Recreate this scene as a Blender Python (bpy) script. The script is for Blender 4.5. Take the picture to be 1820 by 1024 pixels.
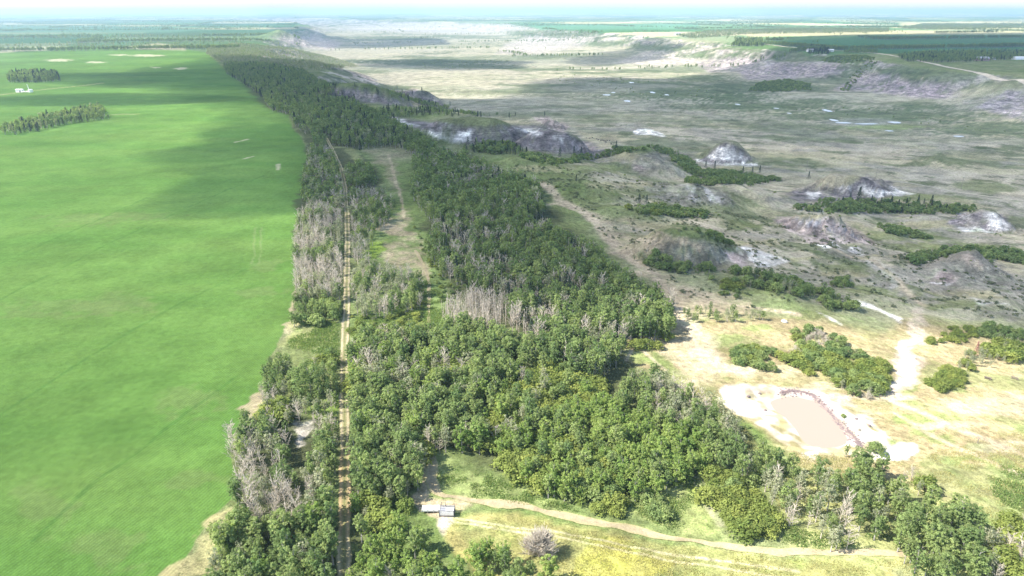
import bpy, math, random
import numpy as np

# ------------------------------------------------------------------ camera
for o in list(bpy.data.objects):
    bpy.data.objects.remove(o)
SC = bpy.context.scene
COL = SC.collection
H = 115.0                       # drone height above the plateau, metres
FPX = 1230.0                    # focal length in pixels of the 1820 px wide photograph
VHOR = 19.0                     # pixel row of the true horizon
PITCH = math.atan((512 - VHOR) / FPX)
CP, SP = math.cos(PITCH), math.sin(PITCH)
cam_d = bpy.data.cameras.new('camera')
cam_d.sensor_width = 36.0
cam_d.lens = 36.0 * FPX / 1820.0
cam_d.clip_start = 1.0
cam_d.clip_end = 120000.0
cam = bpy.data.objects.new('camera', cam_d)
cam.location = (0, 0, H)
cam.rotation_euler = (math.pi / 2 - PITCH, 0, 0)
COL.objects.link(cam)
SC.camera = cam

# ------------------------------------------------------------------ light
SUN_EL = math.radians(47)
SUN_DIR = (-0.97, -0.24)        # horizontal direction towards the sun: from the left, a little behind
_n = math.hypot(*SUN_DIR)
SX, SY = SUN_DIR[0] / _n * math.cos(SUN_EL), SUN_DIR[1] / _n * math.cos(SUN_EL)
SZ = math.sin(SUN_EL)
world = bpy.data.worlds.new('World')
SC.world = world
world.use_nodes = True
wn = world.node_tree
bg = wn.nodes['Background']
sky = wn.nodes.new('ShaderNodeTexSky')
sky.sky_type = 'NISHITA'
sky.sun_disc = False
sky.sun_elevation = SUN_EL
sky.sun_rotation = math.atan2(SX, SY)
sky.air_density = 1.0
sky.dust_density = 2.0
sky.altitude = 800
wn.links.new(sky.outputs[0], bg.inputs[0])
bg.inputs[1].default_value = 0.15
sun_d = bpy.data.lights.new('sun', 'SUN')
sun_d.energy = 4.6
sun_d.angle = math.radians(0.53)
sun_d.color = (1.0, 0.95, 0.87)
sun = bpy.data.objects.new('sun', sun_d)
sun.rotation_euler = (math.pi / 2 - SUN_EL, 0, math.atan2(SX, -SY))
COL.objects.link(sun)
vs = SC.view_settings
vs.view_transform = 'Standard'
vs.look = 'None'
vs.exposure = 1.3
vs.gamma = 1.0
vs.use_curve_mapping = False
SC.render.engine = 'CYCLES'
cy = SC.cycles
cy.max_bounces = 6
cy.diffuse_bounces = 3
cy.glossy_bounces = 2
cy.transmission_bounces = 3
cy.transparent_max_bounces = 12
cy.volume_bounces = 0
cy.use_denoising = True
cy.sample_clamp_indirect = 4.0

RNG = np.random.default_rng(7)
random.seed(7)

# ------------------------------------------------------------------ numeric helpers
def hash2(ix, iy, seed):
    h = (ix.astype(np.int64) * 374761393 + iy.astype(np.int64) * 668265263 + seed * 1442695041) & 0xffffffff
    h = ((h ^ (h >> 13)) * 1274126177) & 0xffffffff
    h = ((h ^ (h >> 16)) * 2246822519) & 0xffffffff
    return ((h ^ (h >> 15)) & 0xffffff) / float(0xffffff)

def vnoise(x, y, seed=0):
    x = np.asarray(x, float); y = np.asarray(y, float)
    ix = np.floor(x); iy = np.floor(y)
    fx = x - ix; fy = y - iy
    fx = fx * fx * fx * (fx * (fx * 6 - 15) + 10); fy = fy * fy * fy * (fy * (fy * 6 - 15) + 10)
    a = hash2(ix, iy, seed); b = hash2(ix + 1, iy, seed)
    c = hash2(ix, iy + 1, seed); d = hash2(ix + 1, iy + 1, seed)
    return (a + (b - a) * fx) * (1 - fy) + (c + (d - c) * fx) * fy

def fbm(x, y, scale, octv=4, seed=0):
    """about -1..1; scale in metres"""
    x = np.asarray(x, float) / scale; y = np.asarray(y, float) / scale
    t = 0; a = 1.0; s = 0
    for k in range(octv):
        c, sn = math.cos(k * 1.1 + .4), math.sin(k * 1.1 + .4)
        t = t + a * (vnoise((x * c - y * sn) * 2 ** k, (x * sn + y * c) * 2 ** k, seed + k) * 2 - 1)
        s += a; a *= 0.55
    return t / s * 1.5

def sstep(a, b, t):
    t = np.clip((np.asarray(t, float) - a) / (b - a), 0, 1)
    return t * t * (3 - 2 * t)

def project(x, y, z):
    x = np.asarray(x, float); y = np.asarray(y, float); zz = np.asarray(z, float) - H
    d = y * CP - zz * SP
    upc = y * SP + zz * CP
    d = np.where(d < 1, 1e-3, d)
    return 910 + FPX * x / d, 512 - FPX * upc / d

def ray(u, v):
    a = (u - 910) / FPX; b = (512 - v) / FPX
    return np.array([a, CP + b * SP, -SP + b * CP])

def plane_hit(u, v, z=0.0):
    r = ray(u, v)
    t = (H - z) / max(-r[2], 1e-4)
    return r[0] * t, r[1] * t

def ground_hit(u, v, zf):
    z = 0.0
    for _ in range(40):
        x, y = plane_hit(u, v, z)
        z = 0.5 * z + 0.5 * float(zf(np.array([x]), np.array([y]))[0])
    return x, y, z

def poly_sd(u, v, poly):
    """signed distance to polygon, positive inside"""
    p = np.asarray(poly, float)
    d2 = np.full(u.shape, 1e18); inside = np.zeros(u.shape, bool)
    n = len(p)
    for i in range(n):
        ax, ay = p[i]; bx, by = p[(i + 1) % n]
        ex, ey = bx - ax, by - ay
        L = ex * ex + ey * ey + 1e-9
        t = np.clip(((u - ax) * ex + (v - ay) * ey) / L, 0, 1)
        dx = u - ax - t * ex; dy = v - ay - t * ey
        d2 = np.minimum(d2, dx * dx + dy * dy)
        c = ((ay <= v) & (by > v)) | ((by <= v) & (ay > v))
        xi = ax + (v - ay) / (by - ay + 1e-12) * ex
        inside ^= c & (u < xi)
    d = np.sqrt(d2)
    return np.where(inside, d, -d)

def line_dist(x, y, pts):
    """(distance, side>0 = right of travel) to polyline"""
    p = np.asarray(pts, float)
    best = np.full(x.shape, 1e18); side = np.zeros(x.shape)
    for i in range(len(p) - 1):
        ax, ay = p[i]; bx, by = p[i + 1]
        ex, ey = bx - ax, by - ay
        L = ex * ex + ey * ey + 1e-9
        t = np.clip(((x - ax) * ex + (y - ay) * ey) / L, 0, 1)
        dx = x - ax - t * ex; dy = y - ay - t * ey
        d2 = dx * dx + dy * dy
        m = d2 < best
        best = np.where(m, d2, best)
        side = np.where(m, -(ex * (y - ay) - ey * (x - ax)), side)
    return np.sqrt(best), side

# ------------------------------------------------------------------ terrain shape
LRIM = [plane_hit(u, v) for u, v in [(1500, 1500), (1330, 1024), (1130, 800), (1020, 620), (965, 460), (880, 320), (760, 235),
        (620, 170), (520, 125), (450, 92), (455, 72), (500, 58), (545, 48), (520, 40), (380, 33), (250, 29)]]
RRIM = [plane_hit(u, v) for u, v in [(2900, 230), (2300, 185), (1820, 132), (1640, 110), (1450, 93), (1340, 82), (1230, 68), (1100, 59), (1000, 52),
        (930, 46), (850, 41), (740, 37), (560, 32), (350, 27.5)]]
VALLEY = 45.0

def zbase(x, y):
    x = np.asarray(x, float); y = np.asarray(y, float)
    wob = fbm(x, y, 260, 3, 11)
    dL, sL = line_dist(x, y, LRIM)
    dR, sR = line_dist(x, y, RRIM)
    sl = np.where(sL > 0, dL, -dL) + wob * np.clip(y / 12, 0, 60)
    sr = np.where(sR < 0, dR, -dR) + wob * 70
    r = np.hypot(x, y)
    WL = 470 - 250 * sstep(550, 1100, r)
    WR = 300.0 + 120 * sstep(2500, 6000, r)
    a = sstep(0, 1, sl / WL); b = sstep(0, 1, sr / WR)
    m = a * b
    z = -VALLEY * m
    edge = 4 * m * (1 - m)
    z = z + edge * (9.0 * fbm(x, y, 85, 4, 21)) * sstep(200, 420, r)
    # gullies on the far wall
    g = 1 - np.abs(fbm(x, y, 150, 3, 31))
    z = z - 9.0 * (4 * b * (1 - b)) * (g ** 3) * sstep(900, 1300, r) * (a > .6)
    z = z + 0.5 * fbm(x, y, 60, 3, 5) + 1.2 * fbm(x, y, 300, 2, 6)
    return z

HILLS = []
def hill(u, v, hw, hpx, ratio=0.8, rot=0.0, a=1.25, rough=1.0, flat=0.0):
    x, y, z = ground_hit(u, v, zbase)
    d = y * CP - (z - H) * SP
    m = d / FPX
    HILLS.append(dict(x=x, y=y, rx=hw * m, ry=hw * m * ratio, h=hpx * m * 1.02, rot=math.radians(rot), a=a, rough=rough, flat=flat, u=u, v=v))

hill(1293, 283, 62, 32, .85, 0, .95, 1.0, .08)            # 0 lone butte
hill(1500, 350, 105, 34, .55, -8, .9, 1.3, .25)       # 1 ridge with white bluff
hill(1555, 340, 46, 26, .8, 0, 1.1, 1.2)             # 2 its peak
hill(1455, 425, 95, 40, .7, 12, .9, 1.2, .3)          # 3 pink clay knoll
hill(1748, 402, 70, 30, .8, 0, 1.0, 1.3, .2)          # 4
hill(1722, 490, 95, 44, .8, 0, 1.1, .8)              # 5 rounded grey knoll
hill(1140, 292, 90, 34, .9, 0, 1.2, .6)              # 6
hill(1235, 352, 95, 26, .7, 0, 1.0, .8)              # 7
hill(1215, 450, 130, 46, .7, 20, .9, .7, .3)          # 8 ridge ending in a bluff
hill(840, 248, 150, 36, .45, 4, .8, .8, .3)         # 9 long spur with white bluff
hill(985, 262, 95, 28, .5, 10, .9, .7, .3)          # 10
hill(980, 228, 36, 15, .7, 0, 1.0, 1.2, .2)               # 11 rock pinnacles
hill(640, 176, 95, 26, .5, 6, .8, 1.4, .3)            # 12 spur
hill(745, 180, 50, 18, .6, 0, .8, 1.3, .2)            # 13
hill(915, 300, 90, 22, .8, 0, 1.2, .5)               # 14 grassy knob
hill(1040, 340, 110, 20, .8, 0, 1.2, .5)             # 15
hill(1660, 290, 90, 12, .7, 0, 1.3, .3)              # 16 low valley swell
hill(1150, 236, 26, 5, .6, 0, .8, .9)                # 17 white spoil heap
hill(505, 70, 60, 14, .5, 0, .9, .8)                 # 18 far dark hill
hill(1400, 540, 100, 18, .8, 0, 1.3, .5)             # 19
hill(1450, 430, 170, 20, .8, 0, 1.4, .3)             # 20 broad grassy aprons
hill(1720, 495, 170, 24, .8, 0, 1.4, .3)
hill(1520, 355, 180, 14, .6, 0, 1.4, .3)
hill(1290, 345, 120, 14, .7, 0, 1.3, .4)
hill(1590, 470, 90, 16, .7, 15, 1.3, .4)
hill(1330, 500, 110, 16, .7, 20, 1.3, .4)
hill(1110, 380, 90, 14, .8, 0, 1.3, .4)
hill(1660, 395, 80, 12, .7, 0, 1.3, .4)
hill(1570, 540, 90, 16, .8, 0, 1.3, .4)
hill(1780, 545, 110, 18, .8, 0, 1.3, .4)

POND_PX = [(1370, 716), (1384, 709), (1404, 707), (1424, 708), (1448, 714), (1466, 728), (1480, 744), (1494, 762), (1505, 778),
           (1503, 789), (1486, 794), (1464, 796), (1445, 795), (1430, 786), (1420, 772), (1408, 754), (1394, 741), (1380, 731)]
BANK_PX = [(1278, 700), (1300, 688), (1345, 684), (1400, 688), (1460, 698), (1505, 718), (1540, 745), (1572, 776), (1584, 800), (1560, 812),
           (1520, 804), (1490, 806), (1450, 806), (1440, 815), (1410, 806), (1370, 780), (1330, 748), (1296, 722)]
px_, py_, PZ = ground_hit(1440, 752, zbase)
PZ -= 0.9
POND = np.array([plane_hit(u, v, PZ) for u, v in POND_PX])
BANK = np.array([plane_hit(u, v, PZ + 1.0) for u, v in BANK_PX])

def hill_each(x, y, hh):
    dx = x - hh['x']; dy = y - hh['y']
    c, s = math.cos(hh['rot']), math.sin(hh['rot'])
    p = dx * c + dy * s; q = -dx * s + dy * c
    w = fbm(x, y, hh['rx'] * .7, 4, 41) * 0.22
    ang = np.arctan2(q / hh['ry'], p / hh['rx'])
    t = np.hypot(p / hh['rx'], q / hh['ry'])
    rill = np.abs(fbm(np.cos(ang) * 8 + hh['x'], np.sin(ang) * 6 + t * .6, 1.0, 3, 51))
    t = t * (1 + w) + 0.15 * hh['rough'] * rill * sstep(.15, .6, t)
    t = t + .09 * hh['rough'] * (np.abs(fbm(x, y, hh['rx'] * .3, 4, 57)) - .25) * sstep(0, .3, t)
    k = np.clip((1 - t) / (1 - hh['flat']), 0, 1)
    prof = k ** hh['a'] * (1 - .35 * k * (1 - k))
    return hh['h'] * sstep(0, 1, prof) if hh['a'] < 1 else hh['h'] * prof * (1.15 - .15 * prof)

def zfull(x, y, parts=False):
    x = np.asarray(x, float); y = np.asarray(y, float)
    z = zbase(x, y)
    hs = np.zeros(x.shape)
    hid = np.full(x.shape, -1)
    for i, hh in enumerate(HILLS):
        R = max(hh['rx'], hh['ry']) * 1.5
        m = (np.abs(x - hh['x']) < R) & (np.abs(y - hh['y']) < R)
        if not m.any():
            continue
        hv = hill_each(x[m], y[m], hh)
        cur = hs[m]
        hid_m = hid[m]
        hid_m = np.where((hv > cur) & (hv > 1.0), i, hid_m)
        hs[m] = np.maximum(cur, hv) + 0.35 * np.minimum(cur, hv)
        hid[m] = hid_m
    z = z + hs
    m = (np.abs(x - POND[:, 0].mean()) < 80) & (np.abs(y - POND[:, 1].mean()) < 80)
    if m.any():
        xm, ym = x[m], y[m]
        sdp = poly_sd(xm, ym, POND); sdb = poly_sd(xm, ym, BANK)
        ring = sstep(-2, 5, sdb)
        bank = PZ + .35 + 1.0 * sstep(0, 12, -sdp) + 1.7 * np.abs(fbm(xm, ym, 6, 4, 61)) * sstep(2, 7, -sdp) + .15
        bank = np.where(sdp > -1.5, PZ - .9 * sstep(-1.2, 5, sdp) + .25 * sstep(0, 1.5, -sdp), bank)
        z[m] = z[m] * (1 - ring) + bank * ring
    if parts:
        return z, hs, hid
    return z

def zf(x, y):
    return zfull(np.atleast_1d(np.asarray(x, float)), np.atleast_1d(np.asarray(y, float)))

def hit(u, v):
    """point of the ground seen at a photo pixel: first crossing along the ray"""
    r = ray(u, v)
    t = np.geomspace(80, 40000, 1500)
    X, Y, Z = r[0] * t, r[1] * t, H + r[2] * t
    k = np.argmax(Z < zf(X, Y))
    if k == 0:
        k = len(t) - 1
    t = np.linspace(t[k - 1], t[k], 60)
    X, Y, Z = r[0] * t, r[1] * t, H + r[2] * t
    g = zf(X, Y)
    k = np.argmax(Z <= g)
    return float(X[k]), float(Y[k]), float(g[k])

# ------------------------------------------------------------------ materials
def new_mat(name):
    m = bpy.data.materials.new(name)
    m.use_nodes = True
    nt = m.node_tree
    nt.nodes.clear()
    out = nt.nodes.new('ShaderNodeOutputMaterial')
    return m, nt, out

def N(nt, t, **kw):
    n = nt.nodes.new(t)
    for k, v in kw.items():
        if k == 'ins':
            for i, val in v.items():
                n.inputs[i].default_value = val
        else:
            setattr(n, k, v)
    return n

def noise_fac(nt, pos, scale, detail=4, lo=.3, hi=.7, a=0.0, b=1.0):
    n = N(nt, 'ShaderNodeTexNoise', ins={'Scale': scale, 'Detail': detail, 'Roughness': .6})
    nt.links.new(pos, n.inputs['Vector'])
    mr = N(nt, 'ShaderNodeMapRange', ins={1: lo, 2: hi, 3: a, 4: b})
    nt.links.new(n.outputs['Fac'], mr.inputs[0])
    return mr.outputs[0]

def mul_col(nt, col, fac):
    m = N(nt, 'ShaderNodeVectorMath', operation='SCALE')
    nt.links.new(col, m.inputs[0]); nt.links.new(fac, m.inputs['Scale'])
    return m.outputs[0]

def ground_mat(name, var=(.66, 1.34), rows=None, bump=.5, tuft=True, clay=False):
    m, nt, out = new_mat(name)
    L = nt.links
    geo = N(nt, 'ShaderNodeNewGeometry')
    pos = geo.outputs['Position']
    at = N(nt, 'ShaderNodeAttribute', attribute_name='Col')
    c = at.outputs['Color']
    f1 = noise_fac(nt, pos, .05, 9, .32, .68, 1 - (1 - var[0]) * 1.0, 1 + (var[1] - 1) * 1.0)
    f2 = noise_fac(nt, pos, .45, 4, .3, .7, var[0], var[1])
    f3 = noise_fac(nt, pos, 2.3, 3, .3, .7, var[0], var[1])
    c = mul_col(nt, c, f1); c = mul_col(nt, c, f2); c = mul_col(nt, c, f3)
    if tuft:      # weeds and straw mixed in
        mx = N(nt, 'ShaderNodeMix', data_type='RGBA', blend_type='MULTIPLY')
        mx.inputs['B'].default_value = (.82, .93, .76, 1)
        L.new(noise_fac(nt, pos, .16, 6, .5, .68, 0, .8), mx.inputs['Factor'])
        L.new(c, mx.inputs['A']); c = mx.outputs['Result']
        sg_ = N(nt, 'ShaderNodeMix', data_type='RGBA', blend_type='MULTIPLY')      # sage and low weeds
        sg_.inputs['B'].default_value = (.5, .57, .5, 1)
        L.new(noise_fac(nt, pos, .55, 7, .60, .66, 0, .75), sg_.inputs['Factor'])
        L.new(c, sg_.inputs['A']); c = sg_.outputs['Result']
    if rows:
        ang, per, amt = rows
        mp = N(nt, 'ShaderNodeMapping'); mp.inputs['Rotation'].default_value = (0, 0, ang)
        L.new(pos, mp.inputs['Vector'])
        nd = N(nt, 'ShaderNodeTexNoise', ins={'Scale': .12, 'Detail': 2})
        L.new(pos, nd.inputs['Vector'])
        ad = N(nt, 'ShaderNodeVectorMath', operation='MULTIPLY_ADD')
        L.new(nd.outputs['Color'], ad.inputs[0]); ad.inputs[1].default_value = (1.2, 1.2, 0); L.new(mp.outputs[0], ad.inputs[2])
        sx = N(nt, 'ShaderNodeSeparateXYZ'); L.new(ad.outputs[0], sx.inputs[0])
        mu = N(nt, 'ShaderNodeMath', operation='MULTIPLY', ins={1: 2 * math.pi / per}); L.new(sx.outputs[0], mu.inputs[0])
        sn = N(nt, 'ShaderNodeMath', operation='SINE'); L.new(mu.outputs[0], sn.inputs[0])
        mr = N(nt, 'ShaderNodeMapRange', ins={1: -1, 2: 1, 3: 1 - amt, 4: 1 + amt}); L.new(sn.outputs[0], mr.inputs[0])
        c = mul_col(nt, c, mr.outputs[0])
    if clay:      # eroded clay: bands by height and rain-cut rills
        sx = N(nt, 'ShaderNodeSeparateXYZ'); L.new(pos, sx.inputs[0])
        nd = N(nt, 'ShaderNodeTexNoise', ins={'Scale': .05, 'Detail': 4}); L.new(pos, nd.inputs['Vector'])
        ma = N(nt, 'ShaderNodeMath', operation='MULTIPLY_ADD', ins={1: 9.0}); L.new(nd.outputs['Fac'], ma.inputs[0]); L.new(sx.outputs[2], ma.inputs[2])
        wv_ = N(nt, 'ShaderNodeTexNoise', noise_dimensions='1D', ins={'Scale': .55, 'Detail': 3, 'Roughness': .7}); L.new(ma.outputs[0], wv_.inputs['W'])
        m1 = N(nt, 'ShaderNodeMapRange', ins={1: .32, 2: .68, 3: .62, 4: 1.38}); L.new(wv_.outputs['Fac'], m1.inputs[0])
        m2 = noise_fac(nt, pos, .11, 9, .36, .64, .5, 1.55)
        pr_ = N(nt, 'ShaderNodeMath', operation='MULTIPLY'); L.new(m1.outputs[0], pr_.inputs[0]); L.new(m2, pr_.inputs[1])
        ca_ = N(nt, 'ShaderNodeAttribute', attribute_name='clay')
        mf = N(nt, 'ShaderNodeMix', data_type='FLOAT'); mf.inputs['A'].default_value = 1.0
        L.new(ca_.outputs['Fac'], mf.inputs['Factor']); L.new(pr_.outputs[0], mf.inputs['B'])
        c = mul_col(nt, c, mf.outputs['Result'])
    bs = N(nt, 'ShaderNodeBsdfDiffuse', ins={'Roughness': 1.0})
    L.new(c, bs.inputs['Color'])
    if bump:
        nb = N(nt, 'ShaderNodeTexNoise', ins={'Scale': .35 if clay else .9, 'Detail': 8, 'Roughness': .7}); L.new(pos, nb.inputs['Vector'])
        bp = N(nt, 'ShaderNodeBump', ins={'Strength': bump, 'Distance': 1.6 if clay else .5}); L.new(nb.outputs['Fac'], bp.inputs['Height'])
        L.new(bp.outputs[0], bs.inputs['Normal'])
    L.new(bs.outputs[0], out.inputs['Surface'])
    return m

def leaf_mat(name, col, col2, trans=.35, var=.3):
    m, nt, out = new_mat(name)
    L = nt.links
    oi = N(nt, 'ShaderNodeObjectInfo')
    at = N(nt, 'ShaderNodeAttribute', attribute_name='tint')
    mx = N(nt, 'ShaderNodeMix', data_type='RGBA')
    mx.inputs['A'].default_value = (*col, 1); mx.inputs['B'].default_value = (*col2, 1)
    L.new(oi.outputs['Random'], mx.inputs['Factor'])
    mr = N(nt, 'ShaderNodeMapRange', ins={1: 0, 2: 1, 3: 1 - var, 4: 1 + var}); L.new(at.outputs['Fac'], mr.inputs[0])
    c = mul_col(nt, mx.outputs['Result'], mr.outputs[0])
    d = N(nt, 'ShaderNodeBsdfDiffuse'); t = N(nt, 'ShaderNodeBsdfTranslucent')
    L.new(c, d.inputs[0])
    tc = N(nt, 'ShaderNodeVectorMath', operation='MULTIPLY'); tc.inputs[1].default_value = (1.1, 1.25, .6)
    L.new(c, tc.inputs[0]); L.new(tc.outputs[0], t.inputs[0])
    ms = N(nt, 'ShaderNodeMixShader', ins={0: trans})
    L.new(d.outputs[0], ms.inputs[1]); L.new(t.outputs[0], ms.inputs[2])
    L.new(ms.outputs[0], out.inputs['Surface'])
    return m

def plain_mat(name, col, rough=.8, var=.15, scale=3.0, metal=0.0):
    m, nt, out = new_mat(name)
    b = N(nt, 'ShaderNodeBsdfPrincipled')
    b.inputs['Roughness'].default_value = rough
    b.inputs['Metallic'].default_value = metal
    tc = N(nt, 'ShaderNodeTexCoord')
    rgb = N(nt, 'ShaderNodeRGB'); rgb.outputs[0].default_value = (*col, 1)
    c = mul_col(nt, rgb.outputs[0], noise_fac(nt, tc.outputs['Object'], scale, 4, .3, .7, 1 - var, 1 + var))
    nt.links.new(c, b.inputs['Base Color'])
    nt.links.new(b.outputs[0], out.inputs['Surface'])
    return m

M = {}
M['ground'] = ground_mat('grassland', clay=True)
M['crop'] = ground_mat('young_crop', var=(.86, 1.14), rows=(math.radians(20), .9, .10), bump=.35, tuft=False)
M['clay'] = ground_mat('eroded_clay', var=(.7, 1.3), bump=1.0, tuft=False, clay=True)
M['bank'] = ground_mat('pale_silt', var=(.88, 1.1), bump=.5, tuft=False)
M['track'] = ground_mat('bare_track', var=(.82, 1.16), bump=.4, tuft=False)
M['aspen'] = leaf_mat('aspen_leaves', (.165, .235, .092), (.315, .37, .145), .52, .45)
M['poplar'] = leaf_mat('poplar_leaves', (.20, .29, .08), (.33, .40, .125), .5, .42)
M['dull'] = leaf_mat('grey_green_leaves', (.26, .28, .175), (.36, .365, .24), .45, .4)
M['shrub'] = leaf_mat('shrub_leaves', (.18, .235, .065), (.31, .34, .095), .45, .42)
M['spruce'] = leaf_mat('spruce_needles', (.045, .065, .045), (.06, .085, .055), .15)
M['weed'] = leaf_mat('weed_leaves', (.15, .23, .07), (.24, .29, .10), .4)
M['straw'] = leaf_mat('dry_grass', (.40, .35, .14), (.50, .46, .22), .4)
M['thicketleaf'] = leaf_mat('sage_leaves', (.12, .145, .08), (.20, .21, .12), .3)
M['trunk'] = plain_mat('pale_bark', (.34, .32, .29), .9, .3, 2.0)
M['dead'] = plain_mat('dead_wood', (.50, .44, .35), .9, .25, 2.0)
M['darkbark'] = plain_mat('dark_bark', (.12, .10, .085), .9, .3, 2.0)

# ------------------------------------------------------------------ mesh helpers
def mesh_obj(name, verts, faces, mat=None, parent=None, smooth=False, colors=None, link=True, clay=None):
    me = bpy.data.meshes.new(name)
    verts = np.asarray(verts, np.float32)
    if isinstance(faces, np.ndarray):
        nf, k = faces.shape
        me.vertices.add(len(verts)); me.vertices.foreach_set('co', verts.ravel())
        me.loops.add(nf * k); me.loops.foreach_set('vertex_index', faces.ravel().astype(np.int32))
        me.polygons.add(nf); me.polygons.foreach_set('loop_start', np.arange(0, nf * k, k, dtype=np.int32))
        me.update(calc_edges=True)
    else:
        me.from_pydata([tuple(v) for v in verts.tolist()], [], [list(f) for f in faces])
    if smooth:
        me.polygons.foreach_set('use_smooth', np.ones(len(me.polygons), bool))
    if colors is not None:
        ca = me.color_attributes.new('Col', 'FLOAT_COLOR', 'POINT')
        ca.data.foreach_set('color', np.c_[colors, np.ones(len(colors))].astype(np.float32).ravel())
    if clay is not None:
        a_ = me.attributes.new('clay', 'FLOAT', 'POINT'); a_.data.foreach_set('value', clay.astype(np.float32))
    if mat is not None:
        me.materials.append(M[mat] if isinstance(mat, str) else mat)
    ob = bpy.data.objects.new(name, me)
    if link:
        COL.objects.link(ob)
    if parent is not None:
        ob.parent = parent
    return ob

def tag(o, label, cat, group=None):
    o['label'] = label; o['category'] = cat
    if group:
        o['group'] = group
    return o

def struct(o):
    o['kind'] = 'structure'
    return o

def empty(name, loc, rz=0.0, sc=1.0):
    e = bpy.data.objects.new(name, None)
    e.location = loc; e.rotation_euler = (0, 0, rz); e.scale = (sc, sc, sc)
    e.empty_display_size = .5
    COL.objects.link(e)
    return e

# ------------------------------------------------------------------ ground sheet
az = np.radians(np.linspace(-57, 57, 860))
vv = np.concatenate([np.linspace(1240, 420, 440), np.linspace(418.5, 130, 260), np.linspace(129, 24, 160)])
rows_r = np.array([plane_hit(910, v, -20)[1] for v in vv])
RR, AA = np.meshgrid(rows_r, az, indexing='ij')
GX = RR * np.tan(AA); GY = RR.copy()
nr, nc = GX.shape
gx, gy = GX.ravel(), GY.ravel()
gz, ghs, ghid = zfull(gx, gy, True)
far = sstep(4000, 16000, np.hypot(gx, gy))
gz = gz * (1 - far)
gz = gz + .10 * fbm(gx, gy, 3.0, 3, 71) * sstep(900, 300, gy)
gu, gv = project(gx, gy, gz)
# warped copies of the pixel position so painted regions get ragged edges that follow the land
sc_px = FPX / np.maximum(np.hypot(gx, gy), 60)
n_a = fbm(gx, gy, 18, 4, 81); n_b = fbm(gx, gy, 18, 4, 91)
n_c = fbm(gx, gy, 5, 3, 95)
n_d = fbm(gx, gy, 70, 4, 97)
wu = gu + (n_a * 6 + n_c * 1.5) * sc_px * .9
wv = gv + (n_b * 6 + n_c * 1.5) * sc_px * .30

DRY = np.array((.40, .36, .18)); STRAW = np.array((.325, .268, .15)); GREEN = np.array((.15, .20, .065)); OLIVE = np.array((.24, .25, .125))
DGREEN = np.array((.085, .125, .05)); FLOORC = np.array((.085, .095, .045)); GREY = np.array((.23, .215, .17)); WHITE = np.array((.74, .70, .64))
PINK = np.array((.42, .34, .30)); PURP = np.array((.225, .195, .19)); TAN = np.array((.43, .36, .23)); GOLD = np.array((.335, .30, .12))
VAL = np.array((.43, .40, .305)); PALE = np.array((.33, .305, .235)); SILT = np.array((.46, .43, .37))

col = np.empty((len(gx), 3))
mixg = np.clip(.5 + .5 * n_d + .35 * n_a, 0, 1)[:, None]
depth_m = np.clip(-gz / 40, 0, 1)[:, None]
col[:] = (GREEN * (1 - mixg) + OLIVE * mixg)
col = col * (1 - depth_m) + (VAL * mixg + (VAL * .8 + GREEN * .2) * (1 - mixg)) * depth_m

claym = np.zeros(len(gx))
def paint(c, op, soft, poly, noise=.0, clay=False):
    global col
    p = np.asarray(poly, float)
    pad = soft * 2 + 25
    m = (wu > p[:, 0].min() - pad) & (wu < p[:, 0].max() + pad) & (wv > p[:, 1].min() - pad) & (wv < p[:, 1].max() + pad) & (gy > 50)
    if not m.any():
        return
    sd = poly_sd(wu[m], wv[m], p)
    k = sstep(-soft, soft, sd) * op
    if noise:
        k = k * np.clip(1 + noise * (n_a[m] * .7 + n_c[m] * .8), 0, 1.0 / max(op, .01))
    if clay:
        claym[m] = np.maximum(claym[m], np.clip(k, 0, 1) * .95)
    k = np.clip(k, 0, 1)[:, None]
    col[m] = col[m] * (1 - k) + np.asarray(c) * k

def blob(c, op, u, v, ru, rv, noise=.6, rot=0.0):
    global col
    m = (np.abs(wu - u) < ru * 2 + rv) & (np.abs(wv - v) < rv * 2 + abs(rot) * ru + 5) & (gy > 50)
    if not m.any():
        return
    du = (wu[m] - u); dv = wv[m] - v - rot * du
    t = np.hypot(du / ru, dv / rv)
    k = sstep(1.25, .6, t + noise * .5 * n_c[m]) * op
    k = k[:, None]
    col[m] = col[m] * (1 - k) + np.asarray(c) * k

def stroke(c, op, w_m, pts, noise=.3):
    """painted line of a width in metres along photo pixels"""
    global col
    W = [hit(u, v)[:2] for u, v in pts]
    x0 = min(p[0] for p in W) - 20; x1 = max(p[0] for p in W) + 20
    y0 = min(p[1] for p in W) - 20; y1 = max(p[1] for p in W) + 20
    m = (gx > x0) & (gx < x1) & (gy > y0) & (gy < y1)
    d, _ = line_dist(gx[m] + n_a[m] * 1.0, gy[m] + n_b[m] * 1.0, W)
    w = w_m * (1 + noise * n_a[m])
    k = (sstep(1.0, .35, d / w) * op * np.clip(1 + noise * n_c[m], 0, 1))[:, None]
    col[m] = col[m] * (1 - k) + np.asarray(c) * k

# plateau patchwork far away
pl = (gy > 2100) & (gz > -14)
cu = np.floor((gx * .96 + gy * .28) / 820.0); cv = np.floor((gy * .96 - gx * .28) / 640.0)
hsh = hash2(cu, cv, 3); hs2 = hash2(cu, cv, 9)
pal = np.array([(.08, .19, .06), (.10, .16, .06), (.40, .37, .18), (.12, .22, .08), (.20, .24, .12), (.46, .42, .26), (.07, .15, .06), (.16, .22, .10)])
pc = pal[(hsh * 7.99).astype(int)] * (0.85 + .3 * hs2[:, None])
col[pl] = pc[pl]
val = (gy > 1500) & (gz <= -10)
kk = np.clip(.5 + .6 * fbm(gx, gy, 420, 4, 101), 0, 1)[:, None]
col[val] = (PALE * kk + (VAL * 1.05) * (1 - kk))[val]

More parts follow.
